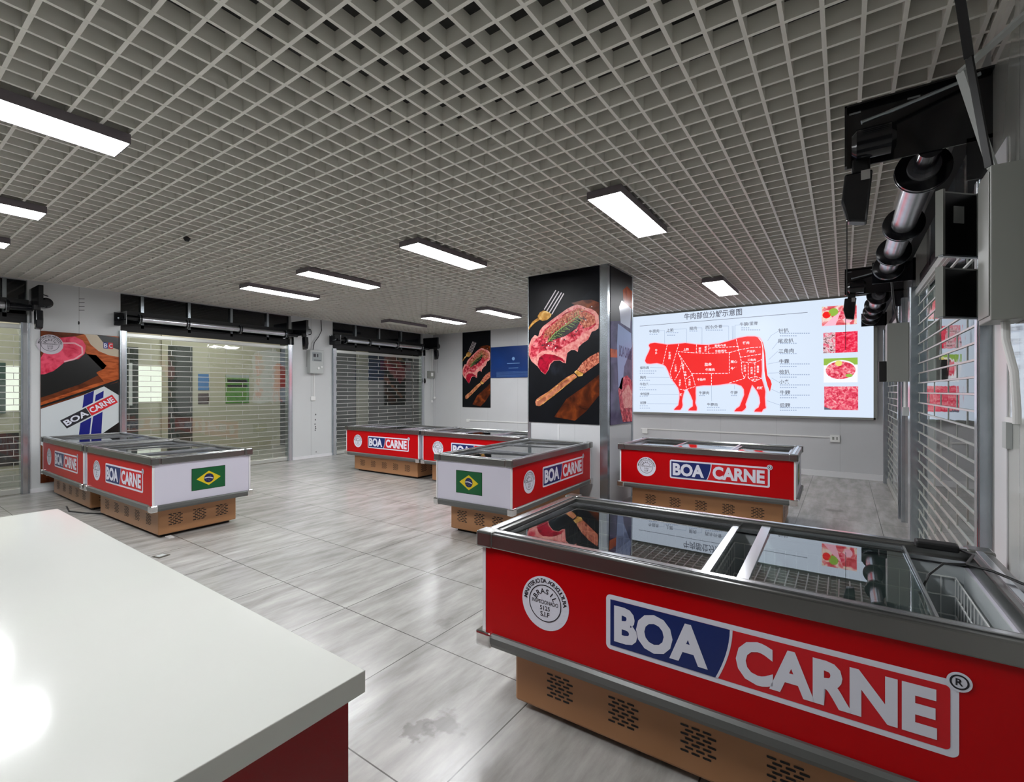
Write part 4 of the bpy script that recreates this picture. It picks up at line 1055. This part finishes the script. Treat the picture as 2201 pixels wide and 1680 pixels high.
# small things on the floor and ceiling
t = MB().tube([(-5.77, 2.17, ZC-.05), (-5.77, 2.17, ZC-.02), (-5.77, 2.17, ZC)], [.02, .035, .012], M_dark, 12).build('sprinkler_head'); prop(t, 'tiny dark sprinkler head under the grid ceiling at left', 'sprinkler')
t = MB().box(-5.80, -5.70, 1.98, 2.03, 0, .008, M_plastic).build('paper_scrap'); prop(t, 'small white scrap on the floor before the left freezer with flag end', 'scrap')
t = empty('floor_socket', (-5.16, 1.73, 0), R(15), 'small metal floor socket lid beside the counter edge', 'socket')
MB().box(-.05, .05, -.05, .05, 0, .004, mat('dull steel', (96, 92, 84), .4, metal=.6)).build('frame', t)
MB().box(-.03, .03, -.034, .034, .004, .007, M_boxl).build('cover', t)
t = MB().tube([(-8.35, 1.75, .006), (-8.0, 1.70, .006), (-7.7, 1.80, .006), (-7.4, 1.95, .006)], .009, M_cable, 8).build('floor_cable'); prop(t, 'black cable on the floor between the two left freezers', 'cable')

# ------------------------------------------------------------------ corridor seen through the left shutters
def wallsheet(name, label, cat, y0, y1, z0_, z1_, m, x=XO, art=None):
    b = MB().box(x+.0005, x+.015, y0, y1, z0_, z1_, m)
    sh = Sheet(lambda u, v, k_: (x+.015+.002*k_, u, v)); sh.v, sh.f, sh.m, sh.mats = b.v, b.f, b.m, b.mats
    if art: art(sh)
    return prop(sh.build(name), label, cat)
def a_green(sh):
    sh.rect(5.80, 1.74, 6.30, 1.82, M_dark, 1); sh.rect(5.80, 1.62, 6.30, 1.68, M_dark, 1); sh.rect(5.76, 1.88, 6.34, 1.94, M_boxl, 1)
wallsheet('notice_board', 'green notice board seen through the left shutter', 'notice board', 5.76, 6.34, 1.20, 1.94, mat('green notice', (96, 146, 62), .5, vary=.2, vscale=6), art=a_green)
wallsheet('blue_notice', 'blue notice on the corridor pillar seen through the left shutter', 'notice', 5.13, 5.37, 1.54, 1.94, mat('blue notice', (58, 122, 186), .5))
wallsheet('dark_notice', 'dark small notice below the blue one on the corridor pillar', 'notice', 5.13, 5.37, 1.20, 1.46, mat('brown notice', (70, 50, 44), .5, vary=.4, vscale=20))
M_day = emis('daylight window pane', (255, 255, 240), 1.3)
w = MB().box(XO+.0005, XO+.03, 3.93, 4.36, 1.28, 2.08, M_day); o = structure(w, 'window_6')
MB().box(XO+.0005, XO+.06, 3.74, 3.80, 1.20, 2.14, M_white).box(XO+.0005, XO+.05, 4.36, 4.48, 0, 3.0, M_beige).build('window_frame', o)
w = MB().box(XO+.0005, XO+.03, 1.45, 1.72, 1.15, 2.0, M_day).box(XO+.0005, XO+.03, 1.86, 2.22, 1.15, 2.0, M_day); o = structure(w, 'window_7')
MB().box(XO+.0005, XO+.05, 1.72, 1.86, 1.1, 2.05, mat('green mullion', (74, 96, 88), .5)).build('window_frame', o)
structure(MB().box(XO+.0005, XO+.02, 2.6, 3.92, 0, 2.5, M_dkwall).box(XO+.0005, XO+.02, 4.48, 5.0, 0, 2.6, M_dkwall), 'trim_5')
structure(MB().box(XO+.0005, XO+.02, 7.2, 9.72, 0, 3.9, M_dkwall).box(XO+.0005, XO+.02, 10.22, 12.15, 0, 3.9, M_dkwall), 'trim_6')
wallsheet('red_banner', 'dark red banner high behind the far left shutter', 'banner', 10.7, 12.1, 2.25, 2.55, mat('dull red banner', (122, 24, 30), .5), x=XO+.02)
wallsheet('low_crate_stack', 'black slatted panel low behind the shutter at the left edge', 'panel', 1.5, 2.2, .1, .72, mat('black slatted panel', (34, 34, 34), .6))
bpy.context.view_layer.update()
